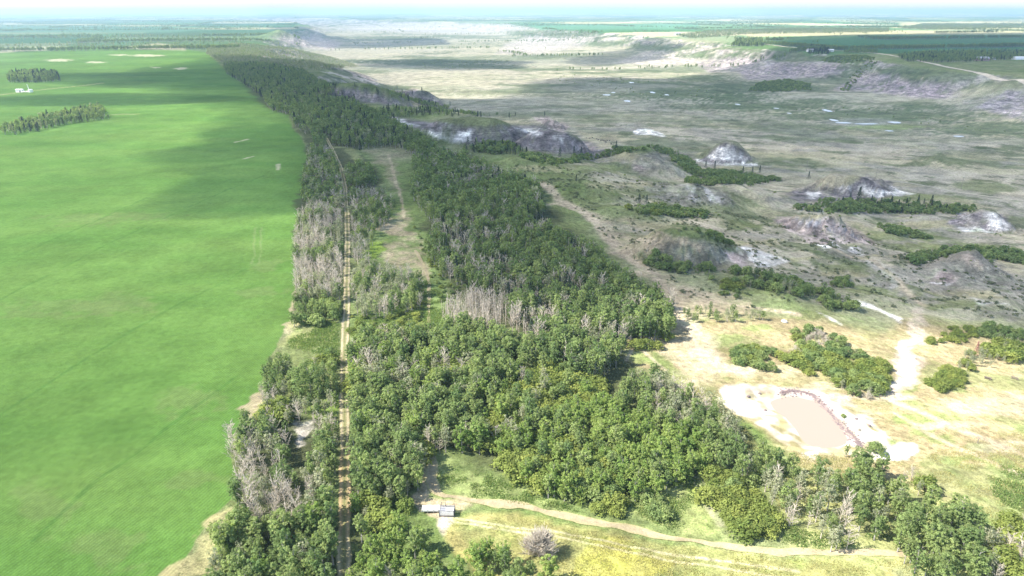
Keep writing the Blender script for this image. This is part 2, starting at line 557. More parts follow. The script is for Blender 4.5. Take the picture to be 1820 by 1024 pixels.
FIELD_PX = [(-900, 1300), (180, 1300), (312, 1024), (350, 955), (404, 885), (414, 840), (408, 790), (428, 742), (466, 700), (470, 655), (492, 618),
            (518, 565), (524, 500), (526, 430), (529, 385), (545, 320), (549, 275), (536, 245), (520, 225), (512, 203), (476, 192), (466, 172),
            (440, 152), (404, 128), (388, 112), (366, 93), (330, 88), (250, 84), (120, 88), (0, 94), (-900, 100)]
CROP = np.array((.120, .234, .049)); 
fm = poly_sd(gu + n_a * 1.2 * sc_px, gv, FIELD_PX)
kx = sstep(-1.5, 1.5, fm)[:, None]
cn = np.clip(.5 + .6 * fbm(gx, gy, 110, 4, 111), 0, 1)[:, None]
cn2 = np.clip(.5 + .8 * fbm(gx * .35, gy, 30, 4, 113), 0, 1)[:, None]
cc = CROP * (.84 + .30 * cn) + np.array((.03, .024, .010)) * cn2
col = col * (1 - kx) + cc * kx
is_field = fm > 0
# thin and bleached spots in the crop
for a in [(120, 545, 120, 14), (60, 565, 80, 7), (210, 540, 70, 18), (190, 970, 60, 30), (90, 900, 60, 40), (340, 850, 45, 20), (470, 515, 45, 9), (240, 385, 60, 8),
          (480, 470, 22, 10), (150, 390, 90, 10), (330, 720, 60, 25)]:
    blob((.17, .23, .075), .5, *a, noise=1.2)
for a in [(105, 107, 24, 2.5), (170, 111, 18, 1.8), (260, 99, 30, 2), (320, 122, 14, 1.6), (60, 128, 18, 1.4), (215, 98, 20, 1.2), (275, 120, 10, 1)]:
    blob((.55, .52, .33), .9, *a, noise=.6)
for p in [[(418, 253), (440, 248)], [(434, 282), (449, 278)], [(493, 302), (495, 292)]]:
    stroke((.5, .47, .3), .9, 2.2, p)
stroke((.42, .40, .20), .8, 5, [(0, 169), (45, 163), (90, 158), (140, 153), (180, 148)])
stroke((.36, .38, .18), .7, 4, [(190, 205), (215, 203), (245, 203)])
# sprayer wheel lines
for p in [[(-5, 742), (150, 640), (290, 556), (440, 478)], [(-5, 535), (200, 430), (330, 370), (470, 312)],
          [(60, 960), (170, 860), (300, 760), (420, 668)], [(0, 470), (120, 415), (260, 352)]]:
    stroke((.055, .15, .03), .4, .8, p, .5)
for p in [[(448, 470), (451, 430), (456, 405)], [(460, 470), (463, 430), (467, 405)]]:
    stroke((.2, .26, .1), .6, .7, p, .2)
# straw strip along the field edge
paint((.42, .38, .19), .75, 6, [(300, 1100), (312, 1024), (350, 960), (402, 888), (414, 895), (390, 980), (372, 1100)], .5)
paint(TAN, .8, 4, [(430, 745), (440, 700), (466, 690), (472, 720), (455, 748)], .5)
paint(TAN, .7, 3, [(520, 560), (526, 500), (531, 500), (528, 590), (515, 610)], .5)

HOLE_PX = [(850, 730), (900, 680), (960, 655), (1060, 668), (1075, 715), (1010, 760), (930, 790), (870, 790)]
# forest floor
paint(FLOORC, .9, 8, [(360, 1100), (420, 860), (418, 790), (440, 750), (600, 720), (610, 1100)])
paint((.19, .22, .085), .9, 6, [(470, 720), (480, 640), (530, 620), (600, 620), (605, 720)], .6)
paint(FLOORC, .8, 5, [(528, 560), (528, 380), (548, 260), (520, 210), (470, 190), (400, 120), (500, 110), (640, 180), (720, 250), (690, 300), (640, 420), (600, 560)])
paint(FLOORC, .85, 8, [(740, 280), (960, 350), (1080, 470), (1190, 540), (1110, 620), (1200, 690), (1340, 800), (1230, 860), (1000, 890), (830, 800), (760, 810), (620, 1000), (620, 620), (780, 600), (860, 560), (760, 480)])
# meadow with path east of the lane
paint((.22, .28, .08), .8, 8, HOLE_PX, .5)
paint((.19, .25, .085), .9, 8, [(636, 262), (740, 258), (750, 300), (760, 420), (800, 520), (830, 580), (740, 600), (640, 600), (620, 560), (700, 470), (650, 460), (660, 400), (690, 330)], .4)
paint((.30, .31, .125), .8, 6, [(500, 620), (520, 600), (530, 560), (605, 560), (605, 610), (560, 620)], .4)
paint((.24, .33, .07), .8, 5, [(510, 720), (570, 705), (600, 690), (600, 730), (540, 745)], .4)
paint((.47, .43, .36), .95, 4, [(518, 748), (545, 744), (550, 768), (540, 796), (526, 785), (530, 768)], 1.2)
paint(TAN * .9, .65, 6, [(645, 264), (700, 258), (745, 262), (752, 280), (700, 288), (712, 330), (700, 345), (682, 300)], .5)
paint(TAN * .9, .7, 6, [(682, 392), (716, 372), (732, 400), (744, 440), (770, 488), (752, 500), (706, 476), (680, 440)], 1.1)
stroke(TAN * 1.1, .9, 1.6, [(690, 275), (700, 310), (710, 345), (716, 385)])
paint((.26, .36, .06), .9, 4, [(650, 435), (676, 430), (682, 458), (652, 462)], .3)
stroke((.30, .31, .13), .8, 6, [(598, 262), (620, 262), (640, 290)])
# clearing with the livestock chute
paint((.25, .29, .11), .95, 6, [(760, 812), (800, 812), (860, 838), (930, 870), (1000, 905), (1100, 935), (1250, 958), (1250, 985), (1060, 935), (900, 905), (790, 890), (770, 860)], .5)
paint(GOLD, .95, 8, [(760, 930), (800, 912), (900, 918), (1000, 935), (1150, 965), (1400, 985), (1620, 990), (1640, 1100), (1000, 1100), (900, 1040), (800, 965)], .35)
paint((.25, .27, .105), .6, 10, [(800, 925), (1000, 950), (1300, 985), (1600, 995), (1620, 1100), (1000, 1100)], 1.6)
paint((.30, .31, .12), .7, 8, [(1100, 960), (1300, 975), (1600, 985), (1620, 1100), (1300, 1100), (1200, 1010)], .9)
paint((.40, .38, .10), .8, 6, [(1000, 960), (1060, 955), (1200, 1000), (1150, 1040), (1000, 1030)], .5)
paint(TAN, .95, 5, [(752, 820), (772, 812), (775, 850), (790, 880), (840, 886), (850, 900), (800, 900), (790, 925), (765, 925), (748, 905), (744, 870)], .4)
blob((.52, .46, .38), .9, 780, 930, 20, 14)
for off in (0, 3.2):
    stroke((.54, .49, .30), .75, .55, [(800, 921 + off * 2), (930, 938 + off * 2), (1060, 958 + off * 3), (1180, 985 + off * 3), (1300, 1000 + off * 4), (1420, 1018 + off * 4)], .2)
paint((.28, .31, .12), .9, 8, [(1110, 910), (1220, 850), (1260, 880), (1290, 950), (1200, 955)], .7)
stroke((.50, .46, .32), .5, 1.6, [(1235, 850), (1250, 890), (1280, 930)])
# dry pasture round the pond
paint(STRAW, .97, 12, [(1090, 640), (1130, 590), (1190, 560), (1240, 560), (1420, 560), (1560, 590), (1640, 560), (1830, 600), (1960, 620), (1960, 1000), (1840, 930),
                       (1700, 900), (1600, 860), (1420, 830), (1330, 760), (1240, 700)], .25)
paint((.32, .33, .14), .8, 10, [(1360, 850), (1620, 850), (1720, 920), (1840, 950), (1840, 1060), (1500, 990), (1400, 960)], .8)
for a in [(1650, 745, 70, 11), (1668, 786, 44, 10), (1790, 850, 60, 36), (1800, 890, 50, 30), (1640, 765, 40, 16), (1590, 745, 26, 10), (1690, 820, 36, 8), (1560, 780, 22, 14), (1730, 730, 26, 5),
          (1290, 600, 40, 10), (1270, 560, 60, 8), (1180, 640, 40, 26), (1140, 640, 30, 22), (1610, 690, 30, 16), (1340, 580, 30, 6), (1700, 690, 22, 8), (1815, 760, 30, 8),
          (1240, 620, 26, 8), (1740, 800, 30, 6)]:
    blob((.20, .25, .085), .72, *a, noise=1.4)
k = (sstep(.1, .5, fbm(gx * .6 + gy * .5, gy * 1.1 - gx * .3, 22, 5, 777)) * .6 * (poly_sd(gu, gv, [(1090, 640), (1190, 560), (1830, 560), (1960, 620), (1960, 1000), (1600, 860), (1330, 760), (1240, 700)]) > 0))[:, None]
col = col * (1 - k) + np.array((.19, .225, .09)) * k
for a in [(1300, 655, 110, 10), (1230, 610, 30, 24), (1480, 690, 90, 6), (1760, 720, 90, 18), (1700, 760, 80, 8), (1780, 800, 60, 10)]:
    blob((.46, .41, .27), .7, *a, noise=.9)
for w_, p in [(7.0, [(1000, 358), (1050, 385), (1080, 420), (1098, 450), (1150, 480), (1190, 520), (1212, 560), (1240, 600), (1262, 640)]), (3.0, [(960, 325), (995, 355), (1050, 385), (1080, 420), (1098, 450), (1150, 480), (1190, 520), (1212, 560), (1240, 600), (1262, 640), (1330, 668)]),
              (4.5, [(1100, 450), (1150, 480), (1190, 520)]), (1.2, [(1110, 640), (1130, 610), (1160, 640), (1180, 660)]), (1.0, [(1130, 610), (1220, 625)]),
              (2.2, [(1400, 690), (1480, 700), (1560, 708), (1620, 705)]), (2.5, [(1560, 700), (1700, 760), (1830, 812)]), (2.0, [(1590, 735), (1640, 765), (1700, 795), (1830, 850)]),
              (1.4, [(1080, 420), (1200, 430), (1300, 470)]), (1.4, [(1190, 520), (1260, 540), (1350, 560)])]:
    stroke((.46, .385, .27), .8, w_, p, .5)
paint(TAN * 1.05, .75, 8, [(1040, 380), (1090, 410), (1150, 440), (1180, 430), (1160, 400), (1090, 385)], .6)
paint(TAN * 1.05, .7, 8, [(1090, 440), (1130, 465), (1200, 510), (1260, 520), (1330, 530), (1330, 560), (1240, 560), (1190, 530)], .6)
paint(TAN, .7, 8, [(1170, 560), (1230, 570), (1270, 620), (1320, 660), (1250, 690), (1190, 640)], .5)
# wash of pale clay running down to the pond
paint((.45, .38, .29), .95, 5, [(1644, 542), (1652, 560), (1640, 600), (1648, 650), (1622, 690), (1606, 712), (1560, 708), (1552, 684), (1580, 668), (1574, 640), (1600, 610), (1622, 572)], .5)
paint(WHITE * .95, .9, 5, [(1600, 610), (1625, 600), (1634, 640), (1610, 690), (1575, 690), (1590, 655)], .6)
# pond silt
paint((.60, .56, .50), 1, 5, BANK_PX, 1.3)
paint((.45, .36, .31), .9, 3, [(1300, 686), (1400, 685), (1440, 695), (1440, 703), (1400, 694), (1310, 692)], .4)
stroke((.15, .105, .10), .95, 1.9, [(1388, 699), (1420, 696), (1442, 701), (1456, 716), (1476, 738), (1496, 760), (1514, 778), (1528, 792)], .9)
stroke((.46, .37, .33), .6, 2.6, [(1425, 704), (1450, 712), (1470, 736), (1492, 762), (1512, 784)], .9)
for a in [(1420, 800, 60, 4), (1400, 760, 22, 5), (1385, 745, 16, 3), (1470, 802, 40, 4), (1350, 700, 10, 3)]:
    blob((.42, .38, .20), .7, *a, noise=1.2)
blob(WHITE * 1.05, 1, 1590, 803, 24, 12, .2)
# middle slopes: mottled grass, bare and shrubby ground
lf = fbm(gx, gy, 85, 4, 21)
slope = sstep(-.5, -5, gz) * sstep(270, 340, gy) * (1 - is_field)
k = (slope * .85 * sstep(1500, 900, gy))[:, None]
col = col * (1 - k) + np.array((.43, .38, .285)) * k
for kk_, cc_ in ((sstep(-.08, -.4, lf) * .8, (.15, .175, .08)), (sstep(.15, .5, lf) * .75, (.49, .42, .295))):
    k = (slope * kk_ * sstep(1300, 800, gy))[:, None]
    col = col * (1 - k) + np.array(cc_) * k
for sc_, sd_, th, cc_, op_ in [(45, 801, .2, (.40, .36, .23), .65), (34, 811, .28, (.33, .30, .24), .8), (26, 821, .36, (.14, .165, .075), .8), (60, 831, .3, (.44, .39, .24), .6), (11, 841, .5, (.11, .135, .06), .75)]:
    k = (sstep(th, th + .18, fbm(gx * .7 + gy * .25, gy * .8, sc_, 5, sd_)) * op_ * slope * sstep(1500, 900, gy))[:, None]
    col = col * (1 - k) + np.array(cc_) * k
flat_ = sstep(-32, -38, gz) * sstep(700, 900, gy) * (1 - is_field)
for sx_, sy_, sd_, th, cc_, op_ in [(160, 110, 851, .2, (.25, .26, .16), .6), (90, 60, 861, .42, (.16, .185, .10), .7), (220, 140, 871, .25, (.40, .37, .26), .6)]:
    k = (sstep(th, th + .25, fbm(gx / sx_ * 50, gy / sy_ * 50, 50, 5, sd_)) * op_ * flat_)[:, None]
    col = col * (1 - k) + np.array(cc_) * k
for a in [(900, 270, 80, 10), (1040, 360, 60, 8), (1150, 340, 70, 7), (1000, 310, 60, 8), (1330, 400, 50, 6), (1600, 420, 60, 10), (1640, 440, 50, 8), (1500, 480, 50, 10),
          (1560, 520, 60, 10), (1680, 540, 60, 8), (1330, 510, 50, 10), (1440, 560, 40, 8), (1120, 420, 40, 8), (1010, 400, 40, 10), (1750, 440, 60, 6), (1620, 350, 60, 6), (1060, 300, 40, 8), (990, 345, 30, 10)]:
    blob((.19, .215, .085), .75, *a, noise=1.0)
for a in [(1110, 275, 30, 7), (1180, 400, 60, 8), (1490, 490, 40, 5), (1100, 330, 60, 7), (1430, 460, 40, 4), (1650, 400, 80, 6), (960, 300, 50, 6), (1290, 435, 50, 6), (1300, 300, 60, 4), (1360, 430, 40, 5),
          (1720, 520, 70, 7), (1560, 455, 50, 4)]:
    blob((.38, .34, .19), .7, *a, noise=1.0)
for a in [(1195, 275, 36, 8), (1000, 262, 60, 9), (1410, 355, 46, 6), (1230, 470, 90, 12), (1520, 450, 60, 10), (1400, 500, 70, 12), (1760, 500, 70, 14), (1620, 480, 70, 8), (1480, 535, 60, 8), (1780, 560, 60, 10), (1200, 352, 60, 6)]:
    blob(GREY * 1.06, .7, *a, noise=.9)
# clay exposures on the hills
for c_, op, s_, p in [
    (PURP, .9, 3, [(1244, 284), (1262, 268), (1292, 254), (1318, 262), (1342, 284), (1320, 292), (1260, 292)]),
    (WHITE, .75, 2, [(1256, 280), (1280, 264), (1300, 262), (1320, 276), (1334, 286), (1300, 288)]),
    (WHITE * .95, .9, 1.5, [(1236, 282), (1260, 290), (1300, 292), (1350, 290), (1345, 295), (1290, 296), (1240, 288)]),
    (PURP, .9, 4, [(1400, 345), (1420, 335), (1500, 330), (1540, 312), (1580, 322), (1600, 345), (1570, 354), (1480, 360), (1420, 358)]),
    (WHITE, .8, 2, [(1433, 342), (1452, 338), (1458, 352), (1440, 356)]),
    (WHITE, .8, 2, [(1490, 332), (1510, 330), (1512, 338), (1494, 340)]),
    (WHITE, .9, 2, [(1528, 330), (1545, 325), (1560, 338), (1590, 338), (1600, 346), (1560, 352), (1535, 345)]),
    (WHITE, .9, 1.5, [(1576, 332), (1605, 338), (1620, 345), (1590, 344)]),
    (PINK, .95, 3, [(1378, 390), (1400, 386), (1440, 394), (1478, 386), (1500, 402), (1545, 420), (1570, 440), (1520, 430), (1490, 440), (1440, 432), (1410, 418)]),
    ((.46, .43, .42), .8, 2, [(1405, 388), (1440, 392), (1480, 390), (1460, 402), (1425, 400)]),
    (WHITE, .9, 2, [(1452, 436), (1490, 432), (1494, 440), (1470, 443)]),
    (WHITE * .9, .8, 1.5, [(1530, 440), (1500, 445), (1535, 455)]),
    (PURP * 1.15, .9, 3, [(1680, 400), (1700, 380), (1740, 374), (1780, 380), (1806, 404), (1780, 412), (1720, 412)]),
    (WHITE, .9, 1.5, [(1704, 384), (1720, 380), (1722, 388), (1708, 390)]),
    (WHITE, .85, 2, [(1740, 378), (1765, 378), (1800, 402), (1806, 408), (1770, 406), (1750, 392)]),
    (WHITE, .9, 2, [(1695, 404), (1730, 400), (1770, 412), (1720, 414)]),
    (GREY * 1.1, .85, 6, [(1640, 500), (1680, 465), (1720, 448), (1760, 456), (1800, 490), (1780, 510), (1700, 508)]),
    ((.48, .39, .31), .85, 3, [(1690, 458), (1720, 452), (1742, 468), (1745, 482), (1725, 478), (1705, 464)]),
    (PINK * .95, .85, 3, [(1650, 498), (1680, 478), (1704, 490), (1690, 506), (1660, 506)]),
    (WHITE, .9, 1.5, [(1652, 500), (1690, 504), (1680, 508)]),
    (GREY * 1.1, .8, 4, [(1120, 280), (1160, 270), (1200, 290), (1190, 305), (1140, 300)]),
    (PINK, .8, 3, [(1118, 290), (1132, 290), (1156, 302), (1150, 308), (1128, 304)]),
    (GREY * 1.1, .85, 4, [(1150, 330), (1250, 326), (1300, 345), (1310, 364), (1230, 362), (1170, 350)]),
    (WHITE * .85, .8, 2.5, [(1214, 332), (1232, 334), (1228, 350), (1240, 358), (1222, 352)]),
    (WHITE * .85, .8, 2.5, [(1250, 334), (1270, 344), (1295, 362), (1265, 358)]),
    (GREY * 1.15, .85, 6, [(1150, 440), (1230, 425), (1290, 440), (1310, 465), (1270, 475), (1190, 462)]),
    (PINK * 1.05, .95, 3, [(1296, 446), (1320, 450), (1334, 470), (1310, 475), (1292, 462)]),
    (WHITE, .85, 2.5, [(1318, 440), (1345, 444), (1370, 452), (1398, 464), (1370, 472), (1340, 474), (1328, 460)]),
    (PURP, .9, 4, [(690, 208), (740, 212), (840, 226), (900, 224), (960, 222), (1010, 235), (1062, 262), (1070, 276), (960, 268), (900, 258), (840, 258), (760, 236)]),
    (WHITE, .95, 2.5, [(744, 232), (790, 238), (836, 232), (838, 250), (800, 254), (770, 244)]),
    (WHITE * .9, .9, 2, [(694, 208), (720, 212), (745, 224), (715, 222)]),
    (WHITE, .8, 2, [(792, 220), (800, 220), (798, 228)]),
    (WHITE * .9, .8, 2, [(900, 224), (930, 228), (960, 230), (975, 240), (935, 236)]),
    (WHITE * .85, .8, 2, [(990, 245), (1010, 248), (1005, 256)]),
    (PINK * .9, .9, 2.5, [(1030, 258), (1048, 254), (1062, 268), (1050, 272)]),
    (PINK * 1.15, .95, 2.5, [(950, 210), (970, 204), (985, 216), (1008, 222), (1008, 236), (985, 230), (965, 222)]),
    (PURP * 1.1, .9, 3, [(585, 160), (600, 156), (640, 158), (690, 170), (722, 182), (690, 188), (640, 182), (610, 170)]),
    (PINK * 1.1, .6, 2, [(610, 162), (650, 166), (700, 182), (660, 182)]),
    (PURP, .9, 2.5, [(705, 162), (740, 158), (770, 172), (800, 192), (760, 196), (750, 180), (715, 176)]),
    (WHITE * 1.02, .98, 1.5, [(1124, 232), (1140, 228), (1172, 234), (1180, 242), (1160, 240), (1130, 238)]),
    (WHITE, .8, 2, [(1460, 556), (1490, 570), (1500, 580), (1480, 572)]),
    (WHITE, .85, 2, [(1510, 540), (1560, 545), (1610, 572), (1605, 578), (1570, 556), (1530, 548)]),
    (WHITE * .95, .8, 1.5, [(1700, 520), (1730, 535), (1790, 540), (1730, 541)]),
    (SILT, .6, 4, [(1540, 455), (1600, 490), (1600, 520), (1580, 500), (1545, 470)])]:
    paint(c_, op, s_, p, .5, True)
# the worn trail and its branches, over the slopes
for w_, p in [(5.0, [(960, 325), (995, 355), (1050, 385), (1080, 420), (1098, 450), (1150, 480), (1190, 520), (1212, 560), (1240, 600), (1262, 640)]), (2.4, [(860, 372), (930, 370), (990, 362), (1040, 382)]),
              (2.2, [(1090, 430), (1160, 428), (1240, 440)]), (2.0, [(1190, 520), (1260, 535), (1340, 548), (1420, 560)]), (2.5, [(1645, 545), (1600, 500), (1550, 462), (1490, 445)]), (1.6, [(1212, 560), (1180, 600), (1130, 612)])]:
    stroke((.50, .415, .29), .85, w_, p, .45)
paint((.46, .38, .26), .6, 8, [(1040, 385), (1090, 405), (1170, 425), (1190, 440), (1140, 465), (1100, 450), (1070, 415)], .8)
paint((.46, .38, .26), .6, 8, [(1150, 480), (1220, 505), (1330, 530), (1330, 555), (1240, 560), (1190, 535)], .8)
# river flats
for a in [(1200, 165, 150, 14), (1120, 150, 90, 9), (1350, 190, 160, 8), (1560, 205, 200, 12), (1760, 230, 120, 14), (1300, 175, 60, 10), (1640, 190, 60, 6), (1450, 180, 60, 5), (1250, 140, 60, 7)]:
    blob((.115, .155, .07), .8, *a, noise=1.2)
for a in [(900, 205, 120, 3), (1000, 190, 80, 2), (1150, 200, 60, 2), (1250, 215, 100, 3), (870, 165, 90, 5), (1400, 225, 120, 3), (1000, 170, 60, 2), (1500, 250, 120, 4), (1050, 215, 50, 2), (1700, 270, 80, 4)]:
    blob((.17, .19, .10), .6, *a, noise=1.2)
blob((.30, .36, .14), .8, 1570, 226, 70, 5)
for a in [(1530, 217, 70, 7)]:
    blob((.30, .30, .24), .7, *a)
# lit straw flats and far badlands
farw = (gy > 1150) & (gz < -3) & (gz > -41) & ~is_field
for sc_, sd_, th, cc_, op_, cl_ in [(70, 901, -.05, (.34, .29, .28), .8, 1), (45, 911, .2, (.50, .45, .42), .8, 1), (90, 921, .12, (.13, .16, .08), .85, 0), (38, 931, .30, (.09, .12, .06), .85, 0)]:
    k = sstep(th, th + .2, fbm(gx, gy, sc_, 5, sd_)) * op_ * farw * sstep(1150, 1500, gy)
    if cl_:
        claym = np.maximum(claym, k * .8)
    k = k[:, None]
    col = col * (1 - k) + np.array(cc_) * k
farf = (gy > 1500) & (gz <= -38)
for sc_, sd_, th, cc_, op_ in [(260, 941, .1, (.14, .17, .10), .75), (110, 951, .3, (.11, .14, .075), .8), (400, 961, .3, (.36, .34, .27), .6)]:
    k = (sstep(th, th + .2, fbm(gx * .6, gy, sc_, 5, sd_)) * op_ * farf)[:, None]
    col = col * (1 - k) + np.array(cc_) * k
for a in [(800, 135, 110, 14), (740, 80, 160, 10), (620, 95, 110, 8), (900, 90, 120, 10), (1100, 100, 100, 6), (600, 62, 90, 8), (820, 55, 160, 8), (700, 50, 200, 5), (1150, 85, 120, 8), (1200, 112, 60, 6), (1250, 70, 90, 8)]:
    blob((.42, .38, .27), .45, *a, noise=1.4)
for a in [(760, 110, 130, 5), (860, 118, 80, 4), (700, 68, 110, 4), (980, 100, 60, 4), (650, 108, 60, 3), (1300, 150, 50, 8), (1400, 155, 60, 9)]:
    blob((.11, .14, .075), .75, *a, noise=1.2)
for c_, op, p in [
    ((.34, .29, .29), .85, [(1235, 112), (1290, 100), (1350, 108), (1330, 126), (1260, 128)]), ((.33, .275, .285), .9, [(1310, 128), (1380, 112), (1470, 112), (1515, 118), (1490, 132), (1400, 140), (1330, 142)]),
    ((.33, .275, .285), .9, [(1475, 160), (1540, 132), (1590, 126), (1600, 142), (1690, 150), (1708, 158), (1680, 176), (1620, 174), (1540, 162)]),
    ((.37, .32, .32), .9, [(1735, 190), (1790, 160), (1830, 165), (1830, 215), (1780, 205)]),
    ((.44, .39, .35), .85, [(900, 78), (960, 60), (1060, 62), (1040, 82), (960, 96), (880, 96)]), ((.45, .40, .35), .8, [(1090, 112), (1150, 90), (1220, 92), (1250, 108), (1180, 120)]),
    ((.44, .37, .34), .85, [(480, 66), (560, 64), (610, 76), (590, 90), (540, 84)]), ((.44, .40, .36), .85, [(600, 52), (720, 40), (900, 42), (940, 50), (860, 60), (740, 58)])]:
    paint(c_, op, 4, p, .9, True)
for a in [(1000, 62, 60, 6), (1080, 78, 50, 6), (1150, 84, 40, 6), (1500, 108, 40, 5), (1440, 102, 50, 3), (1250, 100, 60, 5), (1530, 120, 40, 10), (1600, 130, 40, 5), (930, 60, 30, 5), (1200, 86, 40, 6), (1390, 106, 30, 4)]:
    blob((.10, .14, .06), .75, *a, noise=1.0)
# fields of the far plateau
for c_, p in [((.075, .17, .075), [(1365, 74), (1480, 68), (1640, 65), (1960, 60), (1960, 92), (1640, 92), (1470, 88), (1390, 82)]), ((.16, .26, .10), [(1355, 68), (1560, 62), (1480, 68), (1370, 74)]),
              ((.46, .42, .24), [(1320, 56), (1600, 54), (1960, 56), (1960, 60), (1560, 62), (1330, 66)]), ((.44, .40, .22), [(1600, 40), (1830, 36), (1830, 44), (1600, 46)]),
              ((.12, .26, .13), [(940, 46), (1050, 43), (1240, 42), (1240, 52), (960, 53)]), ((.12, .25, .12), [(1210, 42), (1240, 42), (1245, 51), (1210, 51)]),
              ((.46, .42, .26), [(200, 86), (280, 77), (330, 82), (330, 90)]), ((.12, .22, .10), [(170, 80), (200, 72), (270, 74), (240, 80)]), ((.48, .46, .30), [(0, 84), (120, 82), (80, 90), (0, 92)]),
              ((.12, .23, .12), [(0, 44), (200, 46), (380, 52), (300, 58), (0, 58)])]:
    paint(c_, .92, 1.5, p)
col = np.clip(col * .88, .01, .84)

# faces -> objects: the sheet is cut into the pieces of land it shows
idx = np.arange(nr * nc).reshape(nr, nc)
quads = np.stack([idx[:-1, :-1], idx[:-1, 1:], idx[1:, 1:], idx[1:, :-1]], -1).reshape(-1, 4)
cls = np.zeros(len(gx), int)
cls[is_field & (gv > 80)] = 1
named_hills = [0, 1, 2, 3, 4, 5, 8, 9, 10, 11, 12, 13]
for i in named_hills:
    cls[(ghid == i) & (ghs > 1.5)] = 100 + i
sdb = poly_sd(gx, gy, BANK)
cls[sdb > -.5] = 2
fc = cls[quads[:, 0]]
names = {0: ('ground', 'ground'), 1: ('crop_field', 'crop'), 2: ('pond_bank', 'bank')}
for cid in np.unique(fc):
    q = quads[fc == cid]
    used, inv = np.unique(q, return_inverse=True)
    nm, mt = names.get(int(cid), ('badland_hill', 'clay'))
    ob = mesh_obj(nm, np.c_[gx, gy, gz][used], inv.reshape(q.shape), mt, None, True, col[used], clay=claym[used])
    struct(ob)

# ------------------------------------------------------------------ draped tracks
def drape(name, pts_px, width, cfun, off=.05, step=1.5, mat='track', wn_=.25, nacross=7, world_pts=None):
    P = np.array([hit(u, v)[:2] for u, v in pts_px]) if world_pts is None else np.array(world_pts)
    seg = np.hypot(*np.diff(P, axis=0).T); s = np.r_[0, np.cumsum(seg)]
    n = max(4, int(s[-1] / step))
    t = np.linspace(0, s[-1], n)
    X = np.interp(t, s, P[:, 0]); Y = np.interp(t, s, P[:, 1])
    k = max(1, int(n / 60)); ker = np.ones(2 * k + 1) / (2 * k + 1)
    if n > 30:
        X[k:-k] = np.convolve(X, ker, 'valid'); Y[k:-k] = np.convolve(Y, ker, 'valid')
    tx, ty = np.gradient(X), np.gradient(Y); L = np.hypot(tx, ty); nx, ny = ty / L, -tx / L
    a = np.linspace(-1, 1, nacross)
    wob = np.c_[[fbm(t, t * 0 + j * 50, 6, 3, 200 + j) for j in range(2)]]
    wl = width / 2 * (1 + wn_ * wob[0]); wr = width / 2 * (1 + wn_ * wob[1])
    A = np.where(a[None] < 0, a[None] * wl[:, None], a[None] * wr[:, None])
    VX = X[:, None] + nx[:, None] * A; VY = Y[:, None] + ny[:, None] * A
    VZ = zfull(VX.ravel(), VY.ravel()).reshape(VX.shape) + off * (1 - .0 * np.abs(a)[None])
    colr = np.array([[cfun(aj, ti) for aj in a] for ti in t]).reshape(-1, 3)
    nse = (1 + .12 * fbm(VX.ravel(), VY.ravel(), 2.5, 3, 77))[:, None]
    ii = np.arange(n * nacross).reshape(n, nacross)
    q = np.stack([ii[:-1, :-1], ii[:-1, 1:], ii[1:, 1:], ii[1:, :-1]], -1).reshape(-1, 4)
    return struct(mesh_obj(name, np.c_[VX.ravel(), VY.ravel(), VZ.ravel()], q, mat, None, True, colr * nse))

LANE_PX = [(610, 1230), (612, 1024), (613, 900), (614, 800), (612, 700), (612, 620), (616, 560), (617, 500), (618, 430), (617, 385), (614, 340), (606, 300), (590, 265), (577, 240)]
LANE = np.array([plane_hit(u, v, -.5) for u, v in LANE_PX])
def lane_c(a, t):
    rut = math.exp(-((abs(a) - .58) / .24) ** 2)
    g = np.array((.20, .205, .085)); d = np.array((.54, .45, .30))
    if 40 < t < 75: d = d * np.array((1.0, .86, .78))
    return g * (1 - rut) + d * rut
drape('dirt_lane', None, 3.0, lane_c, .12, 1.0, world_pts=LANE)
def trail_c(a, t):
    e = abs(a) ** 3
    return np.array((.36, .30, .19)) * (1 - e) + np.array((.36, .33, .16)) * e
drape('dirt_trail', [(772, 812), (764, 850), (778, 882), (850, 891), (950, 904), (1050, 926), (1150, 948), (1250, 966), (1400, 984), (1560, 980), (1660, 990)], 2.2, trail_c, .13, 1.0, wn_=.7)
drape('grass_path', [(738, 445), (756, 478), (763, 505), (762, 545), (762, 590)], 1.5, trail_c, .12, 1.0, wn_=.4)
drape('gravel_road', [(1345, 76), (1400, 84), (1440, 88), (1500, 91), (1560, 95), (1606, 102), (1640, 110), (1690, 121), (1750, 133), (1900, 160)], 12.0, lambda a, t: np.array((.58, .50, .39)), .5, 12, wn_=.04, nacross=4)
drape('valley_road', [(1585, 322), (1640, 330), (1700, 342), (1760, 350), (1900, 368)], 4.0, lambda a, t: np.array((.38, .35, .27)), .3, 5, wn_=.2, nacross=4)

# water
def water_mat(name, c, rough):
    m, nt, out = new_mat(name)
    b = N(nt, 'ShaderNodeBsdfPrincipled'); b.inputs['Base Color'].default_value = (*c, 1); b.inputs['Roughness'].default_value = rough
    b.inputs['IOR'].default_value = 1.33; b.inputs['Specular IOR Level'].default_value = .25
    geo = N(nt, 'ShaderNodeNewGeometry'); nb = N(nt, 'ShaderNodeTexNoise', ins={'Scale': 1.2, 'Detail': 3})
    nt.links.new(geo.outputs['Position'], nb.inputs['Vector'])
    bp = N(nt, 'ShaderNodeBump', ins={'Strength': .05, 'Distance': .1}); nt.links.new(nb.outputs['Fac'], bp.inputs['Height'])
    nt.links.new(bp.outputs[0], b.inputs['Normal']); nt.links.new(b.outputs[0], out.inputs['Surface'])
    return m
M['pondw'] = water_mat('silty_water', (.35, .28, .225), .12)
M['river'] = water_mat('river_water', (.74, .73, .70), .25)  # near-white base: the bright sky's reflection put into the colour
